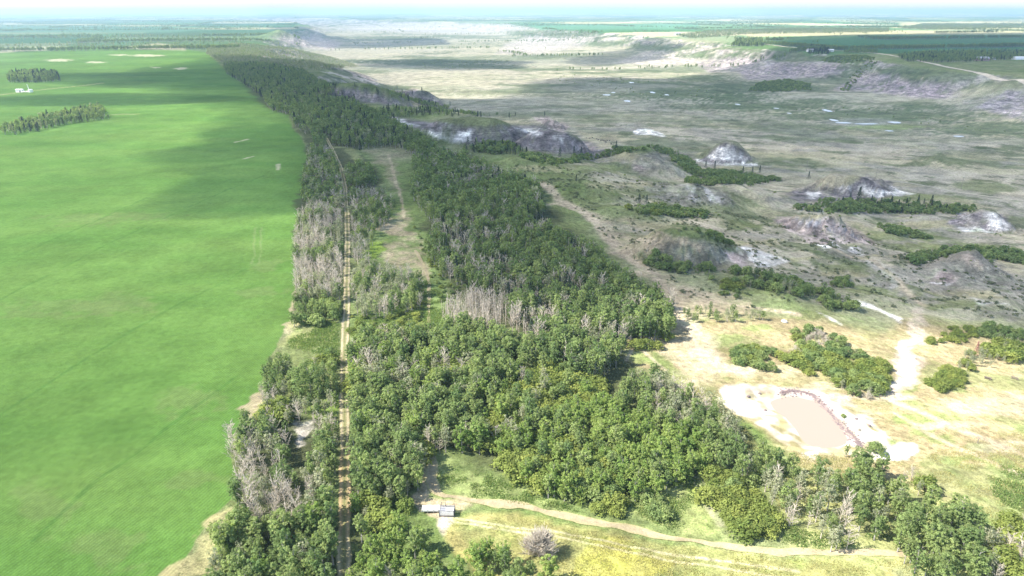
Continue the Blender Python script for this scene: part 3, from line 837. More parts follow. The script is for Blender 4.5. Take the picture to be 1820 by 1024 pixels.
def flat_poly(name, P, z, mat):
    c = P.mean(0)
    n = len(P)
    V = [(c[0], c[1], z)] + [(p[0], p[1], z) for p in P]
    return struct(mesh_obj(name, V, [(0, 1 + i, 1 + (i + 1) % n) for i in range(n)], mat))
t_ = np.linspace(0, len(POND), 90, endpoint=False)
Pc = POND.mean(0) + (POND - POND.mean(0)) * 1.05
pp = np.c_[np.interp(t_, np.arange(len(Pc) + 1), np.r_[Pc[:, 0], Pc[0, 0]]), np.interp(t_, np.arange(len(Pc) + 1), np.r_[Pc[:, 1], Pc[0, 1]])]
pp = pp + .35 * np.c_[fbm(pp[:, 0], pp[:, 1], 3, 2, 7), fbm(pp[:, 0], pp[:, 1], 3, 2, 8)]
area = np.sum(pp[:, 0] * np.roll(pp[:, 1], -1) - np.roll(pp[:, 0], -1) * pp[:, 1])
flat_poly('pond', pp if area > 0 else pp[::-1], PZ, 'pondw')
for (u, v, a, b) in [(1078, 169, 7, 1.0), (1090, 165, 4, .8), (1115, 180, 5, 1.6), (1160, 165, 4, 1.2), (1185, 169, 4, 1), (1122, 147, 4, 1), (1311, 186, 4, 1.2), (1380, 193, 4, 1), (1403, 202, 3, 1), (1470, 197, 6, 2.2),
                     (1482, 214, 5, 2), (1500, 219, 12, 1.2), (1540, 221, 18, 1.0), (1590, 218, 9, 1.6), (1704, 243, 7, 1.4), (1580, 233, 6, 1)]:
    x, y, z = hit(u, v)
    d = math.hypot(x, y); sx = a * d / FPX; k = a and (y * y / (H - z)) / FPX * b / 1.0
    th = np.linspace(0, 2 * math.pi, 18, endpoint=False)
    rr = 1 + .35 * np.array([vnoise(math.cos(q) * 2 + u, math.sin(q) * 2 + v, 5) - .5 for q in th])
    P = np.c_[x + sx * rr * np.cos(th), y + k * rr * np.sin(th)]
    zz = zf(P[:, 0], P[:, 1]).max() + .25
    flat_poly('river_pool', P, zz, 'river')

# ------------------------------------------------------------------ plants: prototypes
def tube(V, F, pts, rad, sides=5):
    b0 = len(V)
    for i, (p, r) in enumerate(zip(pts, rad)):
        p = np.asarray(p, float)
        d = np.asarray(pts[min(i + 1, len(pts) - 1)], float) - np.asarray(pts[max(i - 1, 0)], float)
        d /= np.linalg.norm(d) + 1e-9
        a = np.cross(d, (0, 0, 1.0)) if abs(d[2]) < .95 else np.cross(d, (1.0, 0, 0))
        a /= np.linalg.norm(a); b = np.cross(d, a)
        for k in range(sides):
            t = 2 * math.pi * k / sides
            V.append(p + r * (math.cos(t) * a + math.sin(t) * b))
    for i in range(len(pts) - 1):
        for k in range(sides):
            q = b0 + i * sides
            F.append((q + k, q + (k + 1) % sides, q + sides + (k + 1) % sides, q + sides + k))

def leaf_cloud(rng, C, R, n_each, size, up=.35, aspect=1.0):
    """leaf-clump quads spread over small spheres C with radii R"""
    V = []; T = []
    for c, r in zip(C, R):
        d = rng.normal(size=(n_each, 3)); d /= np.linalg.norm(d, axis=1)[:, None]
        d[:, 2] = np.where(d[:, 2] < -.3, -d[:, 2], d[:, 2])
        p = c + d * (r * rng.uniform(.45, 1.22, (n_each, 1)))
        nrm = d + rng.normal(size=(n_each, 3)) * .38 + np.array((0, 0, up))
        nrm /= np.linalg.norm(nrm, axis=1)[:, None]
        a = np.cross(nrm, rng.normal(size=(n_each, 3))); a /= np.linalg.norm(a, axis=1)[:, None]
        b = np.cross(nrm, a)
        s = size * rng.uniform(.6, 1.25, (n_each, 1))
        sb = s * aspect
        V.append(np.stack([p - a * s, p - b * sb, p + a * s, p + b * sb], 1))
        T.append(np.repeat(rng.uniform(0, 1) * .6 + rng.uniform(0, .4, n_each), 4))
    V = np.concatenate(V).reshape(-1, 3); T = np.concatenate(T)
    return V, np.arange(len(V)).reshape(-1, 4), T

def add_tint(me, T):
    a = me.attributes.new('tint', 'FLOAT', 'POINT'); a.data.foreach_set('value', T.astype(np.float32))

def mk(name, V, F, mat, T=None):
    F = np.asarray(F)
    ob = mesh_obj(name, np.asarray(V), F, mat, None, T is None, None, link=False)
    if T is not None:
        add_tint(ob.data, T)
    return ob.data

def limbs(rng, h, n, r0, spread, lo=.3, hi=.95, sides=4, sub=0, upness=.9, thin=.022):
    V = []; F = []
    lean = rng.normal(size=2) * .03 * h
    tr = [np.array((lean[0] * t * t + .05 * math.sin(5 * t), lean[1] * t * t, h * t)) for t in np.linspace(0, 1, 6)]
    tube(V, F, tr, [r0 * (1 - .85 * t) + .01 for t in np.linspace(0, 1, 6)], 6)
    nt_ = len(F)
    ends = []
    BV = []; BF = []
    for k in range(n):
        t = lo + (hi - lo) * (k + rng.uniform()) / n
        base = np.array((lean[0] * t * t, lean[1] * t * t, h * t))
        an = rng.uniform(0, 2 * math.pi)
        L = spread * rng.uniform(.6, 1.1) * (1.15 - .6 * t)
        dr = np.array((math.cos(an), math.sin(an), upness * rng.uniform(.6, 1.3)))
        mid = base + dr * L * .5 + rng.normal(size=3) * .1
        end = base + dr * L * np.array((.95, .95, 1.15)) + rng.normal(size=3) * .15
        rb = max(r0 * .42 * (1 - .6 * t), thin * 1.4)
        tube(BV, BF, [base, mid, end], [rb, rb * .7, thin * .7], sides)
        ends.append(end)
        for q in range(sub):
            s = rng.uniform(.25, .95)
            b2 = base + (end - base) * s
            d2 = rng.normal(size=3) * .6 + dr * .7; d2[2] = abs(d2[2]) + .3
            d2 /= np.linalg.norm(d2)
            tube(BV, BF, [b2, b2 + d2 * L * rng.uniform(.3, .6)], [thin, thin * .6], 3)
    return V, F, BV, BF, ends

def proto_tree(seed, h, rad, nclump, nleaf, lsize, leafmat, crown_lo=.28, barkmat='trunk', cr=.34, top=1.0, up=.7):
    rng = np.random.default_rng(seed)
    V, F, BV, BF, ends = limbs(rng, h * .9, 9, h * .016 + .02, rad * .8, .3, .92)
    n0 = len(V)
    V = V + BV; F = F + [tuple(i + n0 for i in f) for f in BF]
    trunk = mk('trunk', V, F, barkmat)
    C = []; R = []
    cz = h * (crown_lo + 1) / 2; hz = h * (1 - crown_lo) / 2
    for k in range(nclump):
        zz = 1 - 2 * (k + .5) / nclump
        zz = zz * .98
        an = k * 2.39996 + rng.uniform(-.4, .4)
        rr = math.sqrt(max(0, 1 - zz * zz)) ** .8
        sh = rng.uniform(.45, 1.12) if k % 4 else rng.uniform(.1, .5)
        w = 1.0 if zz > -.2 else 1.0
        C.append((math.cos(an) * rr * rad * sh * w, math.sin(an) * rr * rad * sh * w, cz + zz * hz * .88 * (sh if sh < .5 else 1) + rng.normal() * .15))
        R.append(rad * cr * rng.uniform(.7, 1.25))
    LV, LF, T = leaf_cloud(rng, np.array(C), R, nleaf, lsize, up)
    crown = mk('crown', LV, LF, leafmat, T)
    return crown, trunk

def proto_dead(seed, h, n=20, sub=5, spread=2.4, thin=.03):
    rng = np.random.default_rng(seed)
    V, F, BV, BF, _ = limbs(rng, h, n, h * .011 + .03, spread, .22, .97, 4, sub, 1.0, thin)
    return mk('branches', BV, BF, 'dead') if len({len(f) for f in BF}) == 1 else None, mk('trunk', V, F, 'dead')

def proto_bush(seed, rad, h, nclump, nleaf, lsize, leafmat, cr=.38):
    rng = np.random.default_rng(seed)
    C = []; R = []
    for k in range(nclump):
        zz = rng.uniform(0, 1) ** .8; an = k * 2.39996
        rr = math.sqrt(1 - zz * zz * .98) * rng.uniform(.55, .95)
        C.append((math.cos(an) * rr * rad, math.sin(an) * rr * rad, .15 * h + zz * h * .7)); R.append(rad * cr * rng.uniform(.6, 1.15))
    LV, LF, T = leaf_cloud(rng, np.array(C), R, nleaf, lsize, .5)
    fol = mk('foliage', LV, LF, leafmat, T)
    V = []; F = []
    for k in range(7):
        an = rng.uniform(0, 6.28); e = np.array((math.cos(an) * rad * .6, math.sin(an) * rad * .6, h * .75))
        tube(V, F, [(0, 0, -.1), e * .5 + (0, 0, .1), e], [.06, .04, .015], 4)
    return fol, mk('stems', V, F, 'darkbark')

def proto_deadbush(seed, rad, h, ns=16, nt_=16, th=.028):
    rng = np.random.default_rng(seed)
    V = []; F = []; V2 = []; F2 = []
    for k in range(ns):
        an = rng.uniform(0, 6.28); el = rng.uniform(.25, 1.45)
        e = np.array((math.cos(an) * math.cos(el) * rad, math.sin(an) * math.cos(el) * rad, h * math.sin(el)))
        tube(V, F, [(0, 0, -.1), e * .5 + rng.normal(size=3) * .1, e], [.07, .045, .02], 4)
        for q in range(nt_):
            s = rng.uniform(.3, .98); d = rng.normal(size=3); d[2] = abs(d[2]) * .6 + .2; d = d / np.linalg.norm(d) + e / np.linalg.norm(e) * .6
            b = e * s
            tube(V2, F2, [b, b + d * rad * rng.uniform(.16, .4)], [th, th * .65], 4)
    return mk('twigs', V2, F2, 'dead'), mk('stems', V, F, 'dead')

def proto_spruce(seed, h, rad, nl=420, ls=.34):
    rng = np.random.default_rng(seed)
    V = []; F = []
    tube(V, F, [(0, 0, 0), (0, 0, h * .5), (0, 0, h * .97)], [h * .014 + .05, h * .009, .02], 6)
    tr = mk('trunk', V, F, 'darkbark')
    C = []; R = []
    n = int(nl / 6)
    for k in range(n):
        t = ((k + .5) / n) ** .8
        z = h * (.06 + .93 * t); rr = rad * (1 - t) ** .85 * rng.uniform(.45, 1.0) + .05; an = k * 2.39996
        C.append((math.cos(an) * rr, math.sin(an) * rr, z - rr * .25)); R.append(.16 * rad * (1.25 - t) + .1)
    LV, LF, T = leaf_cloud(rng, np.array(C), R, 6, ls, .1, .5)
    return mk('crown', LV, LF, 'spruce', T), tr

# dead trees use triangles and quads with 4-sided twigs throughout
def tube4(V, F, pts, rad, sides=4, _t=tube):
    _t(V, F, pts, rad, 4)
_limbs_tube = tube
def proto_dead(seed, h, n=20, sub=5, spread=2.4, thin=.03):
    rng = np.random.default_rng(seed)
    V = []; F = []; BV = []; BF = []
    nst = 1 + int(rng.uniform() > .5)
    for st in range(nst):
        lean = rng.normal(size=2) * .05 * h
        P = lambda t: np.array((lean[0] * t * t + st * .3, lean[1] * t * t, h * t * (1 - .15 * st)))
        ts = np.linspace(0, 1, 6)
        tube(V, F, [P(t) for t in ts], [(h * .009 + .03) * (1 - .85 * t) + .012 for t in ts], 4)
        for k in range(n):
            t = .2 + .78 * (k + rng.uniform()) / n
            an = rng.uniform(0, 6.28); L = spread * rng.uniform(.5, 1.1) * (1.2 - .75 * t)
            dr = np.array((math.cos(an), math.sin(an), rng.uniform(.5, 1.6)))
            b = P(t); e = b + dr * L; m = b + dr * L * .5 + np.array((0, 0, -.1 * L)) + rng.normal(size=3) * .08
            tube(BV, BF, [b, m, e], [thin * 1.6, thin * 1.2, thin * .5], 4)
            for q in range(sub):
                s = rng.uniform(.3, .95); b2 = b + (e - b) * s
                d2 = rng.normal(size=3) * .5 + dr * .6; d2[2] = abs(d2[2]) + .25; d2 /= np.linalg.norm(d2)
                tube(BV, BF, [b2, b2 + d2 * L * rng.uniform(.25, .55)], [thin * .8, thin * .4], 4)
    return mk('branches', BV, BF, 'dead'), mk('trunk', V, F, 'dead')

KINDS = {}     # kind -> list of (part name, mesh) lists ; nominal height 1 unit = metres
def add_kind(kind, near, farv, nominal):
    KINDS[kind] = dict(near=near, far=farv, h=nominal)
nv = 10
add_kind('aspen', [proto_tree(100 + i, 9.0 + .25 * (i % 3), 1.25 + .10 * i, 58 + 3 * i, 22, .165, 'aspen', .12 + .07 * (i % 4), cr=.22 + .02 * (i % 3)) for i in range(nv)],
         [proto_tree(130 + i, 9.0, 1.5 + .15 * i, 34, 10, .34, 'aspen', cr=.26, up=.4) for i in range(4)], 9.0)
add_kind('poplar', [proto_tree(200 + i, 8.0, 1.6 + .2 * i, 72, 22, .17, 'poplar', .10, cr=.23) for i in range(4)],
         [proto_tree(230 + i, 8.0, 2.2, 30, 11, .40, 'poplar', .12, cr=.29) for i in range(3)], 8.0)
add_kind('dull', [proto_tree(300 + i, 8.5, 1.6, 40, 13, .17, 'dull', .25, 'dead', cr=.30) for i in range(4)],
         [proto_tree(330 + i, 8.5, 1.6, 26, 8, .33, 'dull', .25, 'dead', cr=.30) for i in range(3)], 8.5)
add_kind('dead', [proto_dead(400 + i, 8.5, 18, 6, 2.3, .042) for i in range(6)], [proto_dead(430 + i, 8.5, 9, 3, 2.2, .075) for i in range(3)], 8.5)
add_kind('snag', [proto_dead(450 + i, 9.0, 9, 2, .75, .05) for i in range(5)], [proto_dead(470 + i, 9.0, 6, 1, .7, .085) for i in range(3)], 9.0)
add_kind('shrub', [proto_bush(500 + i, 2.3, 2.8, 30, 30, .19, 'shrub') for i in range(4)], [proto_bush(530 + i, 2.3, 2.8, 16, 13, .40, 'shrub') for i in range(3)], 2.8)
add_kind('thicket', [proto_bush(550 + i, 2.1, 3.0, 30, 30, .19, 'aspen') for i in range(3)], [proto_bush(570 + i, 2.1, 3.0, 16, 13, .42, 'aspen') for i in range(3)], 3.0)
add_kind('spruce', [proto_spruce(600 + i, 10, 1.9) for i in range(4)], [proto_spruce(610 + i, 10, 1.9, 200, .6) for i in range(2)], 10.0)
add_kind('deadbush', [proto_deadbush(700 + i, 2.2, 3.0) for i in range(3)], [proto_deadbush(700 + i, 2.2, 3.0) for i in range(3)], 3.0)
PARTN = {'aspen': ('crown', 'trunk'), 'poplar': ('crown', 'trunk'), 'dull': ('crown', 'trunk'), 'dead': ('branches', 'trunk'), 'snag': ('branches', 'trunk'), 'shrub': ('foliage', 'stems'),
         'thicket': ('foliage', 'stems'), 'spruce': ('crown', 'trunk'), 'deadbush': ('twigs', 'stems')}
NAMES = {'aspen': 'aspen_tree', 'poplar': 'poplar_tree', 'dull': 'half_bare_tree', 'dead': 'dead_tree', 'snag': 'snag_tree', 'shrub': 'bush', 'thicket': 'willow_bush', 'spruce': 'spruce_tree', 'deadbush': 'dead_bush'}
PHRASE = {'aspen': 'leafy dark green aspen', 'poplar': 'bright green full poplar', 'dull': 'thin half-bare grey-green tree', 'dead': 'bare grey dead tree', 'snag': 'bare pale dead stem', 'shrub': 'low rounded yellow-green bush',
          'thicket': 'low dark green bush', 'spruce': 'dark pointed spruce', 'deadbush': 'leafless grey bush'}
CATS = {'aspen': 'tree', 'poplar': 'tree', 'dull': 'tree', 'dead': 'dead tree', 'snag': 'dead tree', 'shrub': 'bush', 'thicket': 'bush', 'spruce': 'spruce', 'deadbush': 'dead bush'}

# ------------------------------------------------------------------ plants: where they stand
ZONES = [
 # name of place, canopy outline in photo pixels, spacing m, weights, height range m
 ('in the belt between the crop and the dirt lane', [(372, 1080), (388, 955), (428, 905), (470, 920), (530, 925), (560, 890), (604, 880), (607, 1080)], 2.7, dict(aspen=.86, dull=.06, poplar=.08), (7, 10)),
 ('in the dead stand beside the crop edge', [(418, 880), (408, 815), (415, 770), (450, 750), (520, 780), (545, 800), (556, 890), (530, 928), (470, 920), (430, 905)], 3.0, dict(dead=.62, dull=.12, aspen=.26), (6.5, 9)),
 ('between the white sand patch and the dirt lane', [(550, 790), (560, 738), (604, 720), (606, 880), (560, 890), (552, 850)], 3.2, dict(aspen=.45, dull=.35, dead=.2), (7, 9.5)),
 ('at the crop edge above the sand patch', [(425, 790), (430, 745), (470, 738), (500, 745), (520, 770), (516, 800), (470, 790)], 3.2, dict(aspen=.5, dull=.35, dead=.15), (6.5, 9)),
 ('beside the broad poplar at the crop edge', [(466, 705), (470, 650), (492, 628), (515, 640), (510, 690), (500, 735), (475, 735)], 3.2, dict(aspen=.6, dull=.25, dead=.15), (5.5, 8)),
 ('around the broad poplar by the lane', [(472, 738), (466, 700), (476, 650), (515, 632), (522, 690), (545, 712), (560, 640), (598, 628), (606, 712), (560, 738), (515, 742)], 3.3, dict(aspen=.45, dull=.3, dead=.15, shrub=.1), (4, 7)),
 ('in the low scrub of the meadow', [(740, 400), (765, 440), (800, 500), (870, 512), (840, 530), (780, 540), (772, 500), (750, 440)], 3.2, dict(thicket=.7, shrub=.3), (.6, 1.6)),
 ('in the bright scrub by the meadow path', [(630, 600), (625, 560), (700, 555), (755, 520), (755, 590), (690, 590)], 3.0, dict(shrub=.8, dull=.2), (.8, 2.4)),
 ('in the lime-green opening inside the grove', [(850, 730), (900, 670), (960, 645), (1060, 660), (1075, 710), (1010, 755), (930, 785), (870, 785)], 2.7, dict(shrub=.75, poplar=.25), (2, 4.5)),
 ('by the dirt lane past the broad poplar', [(585, 640), (604, 630), (607, 700), (595, 710)], 3.0, dict(aspen=.9, dull=.1), (5, 8)),
 ('in the small clump beside the dirt lane', [(526, 570), (526, 530), (560, 520), (606, 525), (604, 552), (580, 575)], 3.0, dict(aspen=.75, thicket=.25), (5, 7.5)),
 ('in the bleached dead stand along the dirt lane', [(526, 532), (523, 470), (527, 385), (560, 372), (614, 380), (611, 520), (570, 528)], 3.0, dict(dead=.42, snag=.22, dull=.26, aspen=.10), (7, 9.5)),
 ('in the shaded belt along the dirt lane', [(548, 382), (538, 340), (546, 290), (550, 262), (585, 262), (606, 310), (613, 382)], 3.8, dict(aspen=.6, dull=.2, dead=.2), (7, 10)),
 ('in the wooded rim of the valley', [(560, 256), (556, 238), (522, 217), (512, 197), (478, 190), (468, 170), (442, 150), (402, 128), (398, 113), (470, 112), (540, 125), (600, 160), (640, 185), (690, 205), (740, 235), (790, 268), (835, 282), (760, 278), (690, 252), (640, 258), (600, 252)], 5.6, dict(aspen=.82, spruce=.1, dull=.08), (7, 11)),
 ('in the sunlit wood on the far rim', [(366, 95), (370, 85), (420, 76), (520, 85), (590, 102), (640, 118), (560, 122), (480, 114), (400, 112)], 8, dict(dull=.85, aspen=.15), (6, 9)),
 ('in the grove between the lane and the meadow', [(612, 300), (640, 284), (668, 305), (664, 325), (616, 332)], 3.8, dict(aspen=.9, dull=.1), (6, 9)),
 ('in the grove between the lane and the tan clearing', [(618, 340), (680, 338), (698, 360), (692, 395), (660, 402), (652, 462), (626, 466), (622, 380)], 3.6, dict(aspen=.5, dead=.35, dull=.15), (6, 9)),
 ('in the grey thicket beside the lane', [(620, 485), (655, 465), (740, 488), (756, 508), (752, 540), (700, 552), (628, 552)], 3.2, dict(dull=.4, dead=.3, aspen=.3), (5.5, 8.5)),
 ('in the shaded wood on the valley side', [(736, 285), (800, 275), (860, 290), (960, 330), (962, 370), (930, 388), (960, 400), (1060, 440), (1092, 480), (1195, 530), (1200, 560), (1185, 585), (1112, 590), (1100, 640), (1052, 662), (960, 622), (905, 562), (885, 515), (840, 500), (790, 480), (765, 450), (772, 390), (735, 345)], 3.0, dict(aspen=.74, dull=.08, snag=.08, dead=.07, spruce=.03), (7.5, 11)),
 ('in the row of dead stems above the grove', [(780, 562), (783, 535), (840, 522), (900, 525), (915, 560), (880, 578), (820, 580)], 1.9, dict(snag=.85, dead=.15), (7, 10)),
 ('in the broad grove north of the clearing', [(620, 625), (640, 595), (740, 592), (760, 580), (880, 582), (960, 622), (1050, 658), (1062, 695), (1000, 740), (900, 790), (830, 795), (760, 790), (745, 840), (700, 862), (640, 880), (622, 960)], 2.6, dict(aspen=.74, poplar=.10, dull=.10, dead=.04, shrub=.04), (5, 10)),
 ('in the grey patch at the edge of the broad grove', [(630, 640), (640, 590), (740, 580), (756, 610), (720, 640), (660, 650)], 3.4, dict(dead=.35, snag=.3, dull=.35), (6, 8.5)),
 ('in the dead pocket beside the clearing', [(690, 810), (700, 765), (745, 770), (752, 805), (720, 830)], 2.8, dict(dead=.4, snag=.35, dull=.25), (6, 8)),
 ('in the bright slope wood below the pond', [(880, 790), (960, 745), (1050, 690), (1090, 700), (1180, 745), (1250, 780), (1270, 820), (1235, 850), (1130, 872), (1000, 875), (960, 862), (905, 822)], 2.55, dict(poplar=.68, aspen=.22, shrub=.10), (5, 8)),
 ('in the grey-green wood beside the pond', [(1095, 690), (1110, 668), (1180, 668), (1250, 702), (1300, 735), (1325, 800), (1335, 845), (1290, 840), (1240, 780), (1160, 735)], 2.8, dict(aspen=.55, dull=.33, dead=.12), (6.5, 9)),
 ('in the corner by the lane and the chute', [(624, 1080), (627, 940), (690, 925), (742, 930), (782, 985), (800, 1080)], 3.4, dict(poplar=.55, aspen=.35, dead=.1), (5.5, 8)),
 ('between the lane and the livestock chute', [(628, 940), (640, 890), (700, 868), (735, 880), (738, 905), (700, 925)], 3.4, dict(poplar=.35, shrub=.45, dull=.2), (3, 5.5)),
 ('at the golden grass south of the trail', [(806, 1080), (814, 982), (850, 958), (892, 972), (918, 1006), (1000, 1012), (1006, 1080)], 3.4, dict(aspen=.6, poplar=.4), (5, 7.5)),
 ('in the bushes east of the clearing', [(1255, 832), (1300, 815), (1340, 850), (1392, 910), (1388, 958), (1330, 962), (1292, 930), (1265, 870)], 2.9, dict(shrub=.85, thicket=.15), (2.6, 4)),
 ('in the dark clump at the edge of the clearing', [(992, 880), (1008, 835), (1060, 828), (1092, 860), (1090, 892), (1020, 895)], 2.8, dict(shrub=.6, thicket=.4), (3.5, 5)),
 ('in the clump beside the trail', [(1152, 915), (1160, 885), (1200, 888), (1206, 920), (1170, 930)], 2.8, dict(thicket=1.0), (2.5, 3.5)),
 ('by the trail below the bright wood', [(1060, 915), (1075, 895), (1105, 895), (1105, 918)], 2.6, dict(shrub=1.0), (2, 3)),
 ('in the scattered grove below the pond', [(1322, 815), (1350, 790), (1400, 812), (1440, 835), (1500, 845), (1530, 812), (1575, 822), (1580, 850), (1610, 885), (1620, 920), (1560, 930), (1530, 958), (1480, 960), (1425, 930), (1385, 890), (1335, 855)], 3.2, dict(aspen=.62, dull=.24, dead=.14), (5.5, 8.5)),
 ('in the tall dark clump by the trail end', [(1600, 975), (1612, 925), (1652, 895), (1700, 885), (1730, 912), (1750, 960), (1755, 1012), (1700, 1022), (1640, 1012)], 3.0, dict(aspen=1.0), (7, 9.5)),
 ('in the ragged clump past the trail end', [(1742, 945), (1790, 905), (1840, 915), (1840, 1060), (1765, 1045)], 3.2, dict(dull=.45, dead=.25, shrub=.3), (4, 7)),
 ('on the dry bank above the dark clump', [(1595, 850), (1640, 835), (1660, 870), (1700, 890), (1640, 885)], 4.2, dict(dead=.5, dull=.3, shrub=.2), (3, 5)),
 ('in the round thicket on the dry pasture', [(1296, 632), (1310, 615), (1360, 612), (1386, 632), (1375, 650), (1320, 648)], 2.8, dict(thicket=.8, shrub=.2), (2.4, 3.4)),
 ('in the long thicket above the pond', [(1384, 635), (1425, 610), (1410, 585), (1440, 575), (1500, 602), (1542, 632), (1576, 645), (1566, 692), (1545, 702), (1480, 682), (1430, 655)], 3.1, dict(shrub=.42, thicket=.38, dull=.1, deadbush=.1), (2.4, 4)),
 ('in the thicket by the picnic tables', [(1645, 680), (1680, 650), (1722, 660), (1716, 682), (1665, 688)], 2.8, dict(shrub=1.0), (1.8, 2.8)),
 ('in the pale thicket across the clay wash', [(1695, 650), (1722, 622), (1780, 602), (1840, 595), (1840, 632), (1760, 645)], 3.2, dict(dull=.7, shrub=.3), (2.5, 5)),
 ('in the low thicket above the clay wash', [(1645, 605), (1700, 580), (1765, 585), (1720, 602), (1665, 610)], 3.0, dict(shrub=1.0), (1.5, 2.4)),
 ('in the dark thicket behind the clay wash', [(1740, 600), (1755, 578), (1840, 575), (1840, 598), (1780, 605)], 3.0, dict(thicket=1.0), (2, 3)),
 ('in the clump where the trails meet', [(1108, 605), (1112, 582), (1160, 580), (1188, 598), (1180, 618), (1130, 615)], 2.8, dict(shrub=.7, thicket=.3), (2.4, 3.6)),
 ('in the tree line across the middle slope', [(1120, 446), (1180, 442), (1250, 468), (1330, 480), (1420, 498), (1500, 528), (1528, 546), (1505, 554), (1420, 518), (1320, 502), (1200, 478), (1130, 460)], 3.2, dict(aspen=.42, thicket=.43, dull=.15), (2.2, 6)),
 ('in the short tree line under the trail', [(1212, 545), (1260, 543), (1370, 558), (1300, 568), (1218, 562)], 3.4, dict(dull=.5, aspen=.5), (3, 5.5)),
 ('in the wooded draw below the white bluff', [(1400, 368), (1470, 355), (1560, 354), (1690, 362), (1742, 368), (1700, 377), (1560, 376), (1440, 372)], 3.8, dict(aspen=.4, thicket=.5, spruce=.1), (2.2, 6)),
 ('in the wooded draw below the lone butte', [(1215, 318), (1245, 302), (1300, 304), (1392, 318), (1330, 326), (1230, 326)], 3.8, dict(aspen=.5, thicket=.5), (2.5, 5.5)),
 ('in the copse on the shoulder of the knoll', [(1150, 257), (1180, 260), (1235, 286), (1252, 312), (1222, 304), (1190, 277)], 4.0, dict(aspen=.5, thicket=.5), (2.5, 5.5)),
 ('in the bushy line over the grassy knob', [(975, 285), (1060, 272), (1100, 262), (1165, 262), (1100, 271), (1040, 282), (985, 294)], 4.2, dict(thicket=1.0), (2, 4)),
 ('in the hedge on the spur foot', [(1108, 368), (1180, 364), (1255, 377), (1235, 385), (1130, 376)], 3.8, dict(thicket=.8, shrub=.2), (2, 3.6)),
 ('in the gully bushes', [(1230, 405), (1270, 412), (1305, 432), (1280, 430), (1240, 414)], 3.8, dict(thicket=1.0), (2, 3.4)),
 ('in the gully bushes near the pink knoll', [(1560, 398), (1600, 402), (1650, 415), (1665, 425), (1620, 420), (1570, 408)], 4.0, dict(thicket=1.0), (2, 3.6)),
 ('in the long hedge behind the rounded knoll', [(1610, 455), (1690, 438), (1810, 442), (1830, 470), (1780, 460), (1700, 448), (1620, 468)], 4.2, dict(thicket=.8, aspen=.2), (2, 4.5)),
 ('in the bushes on the mid slope', [(1480, 498), (1500, 490), (1530, 498), (1510, 508), (1484, 508)], 3.6, dict(thicket=1.0), (2, 3)),
 ('in the bushes beside the trail', [(1270, 512), (1290, 500), (1320, 508), (1320, 522), (1280, 524)], 3.4, dict(shrub=.6, thicket=.4), (2, 3)),
 ('at the foot of the long spur', [(820, 268), (850, 250), (900, 250), (950, 272), (990, 280), (960, 284), (900, 268)], 4.4, dict(thicket=.5, aspen=.3, spruce=.2), (3, 7)),
 ('in the wood above the first spur', [(640, 205), (690, 190), (760, 192), (830, 200), (940, 208), (880, 204), (760, 202), (690, 208)], 6, dict(spruce=.35, aspen=.65), (4, 8)),
 ('on the crest of the far spur', [(520, 128), (590, 150), (640, 150), (720, 168), (800, 192), (760, 186), (640, 158), (560, 148)], 7, dict(spruce=.35, aspen=.65), (5, 9)),
 ('in the dark copse in the crop', [(10, 141), (20, 127), (60, 125), (100, 127), (107, 139), (60, 142)], 6.0, dict(aspen=.65, spruce=.35), (8, 12)),
 ('in the long copse in the crop', [(-20, 232), (40, 214), (100, 200), (178, 186), (191, 205), (110, 216), (30, 232)], 5.0, dict(aspen=.7, spruce=.18, dull=.12), (7, 10)),
 ('on the far side of the crop', [(-20, 82), (60, 76), (180, 74), (300, 76), (370, 78), (370, 86), (330, 86), (250, 82), (120, 82), (60, 88), (-20, 90)], 22, dict(dull=.6, aspen=.4), (8, 13)),
 ('far across the plateau', [(-40, 62), (200, 60), (420, 66), (470, 74), (370, 76), (160, 68), (-40, 72)], 28, dict(dull=.4, aspen=.6), (9, 14)),
 ('in the farm shelterbelt', [(1596, 98), (1640, 92), (1700, 90), (1840, 90), (1840, 100), (1730, 106), (1660, 108), (1610, 106)], 9, dict(aspen=.8, spruce=.2), (8, 13)),
 ('in the farmyard grove on the far rim', [(1300, 80), (1310, 68), (1355, 68), (1358, 80)], 11, dict(aspen=.7, spruce=.3), (10, 15)),
 ('in the spruce grove of the rim farm', [(1436, 93), (1440, 82), (1472, 82), (1474, 93)], 8, dict(spruce=.8, aspen=.2), (10, 14)),
 ('on the field corner of the rim', [(1498, 92), (1520, 87), (1560, 88), (1560, 93)], 10, dict(aspen=1.0), (8, 12)),
 ('in the woods of the far plateau', [(1200, 62), (1260, 54), (1400, 50), (1580, 50), (1580, 56), (1330, 60), (1230, 68)], 17, dict(dull=.6, aspen=.4), (9, 14)),
 ('in the far tree rows', [(1600, 50), (1640, 42), (1830, 42), (1830, 47), (1680, 52)], 19, dict(dull=.4, aspen=.6), (9, 14)),
 ('in the coulee of the far wall', [(1490, 160), (1520, 128), (1550, 104), (1562, 108), (1535, 132), (1505, 162)], 10, dict(thicket=1), (2, 4.5)),
 ('in the bush on the valley floor', [(1330, 160), (1350, 146), (1400, 140), (1440, 148), (1440, 158), (1380, 162)], 8, dict(thicket=1), (3, 5)),
 ('on the shaded shoulder of the far wall', [(1460, 108), (1480, 98), (1540, 98), (1560, 104), (1500, 112)], 9, dict(thicket=1), (3, 6)),
 ('on the rim by the yellow fields', [(930, 62), (990, 52), (1060, 54), (1060, 62), (1000, 66)], 18, dict(aspen=.6, dull=.4), (7, 11)),
 ('on the river flats', [(1000, 132), (1100, 138), (1250, 150), (1280, 175), (1150, 178), (1080, 160), (980, 142)], 26, dict(thicket=1), (1.0, 2.6)),
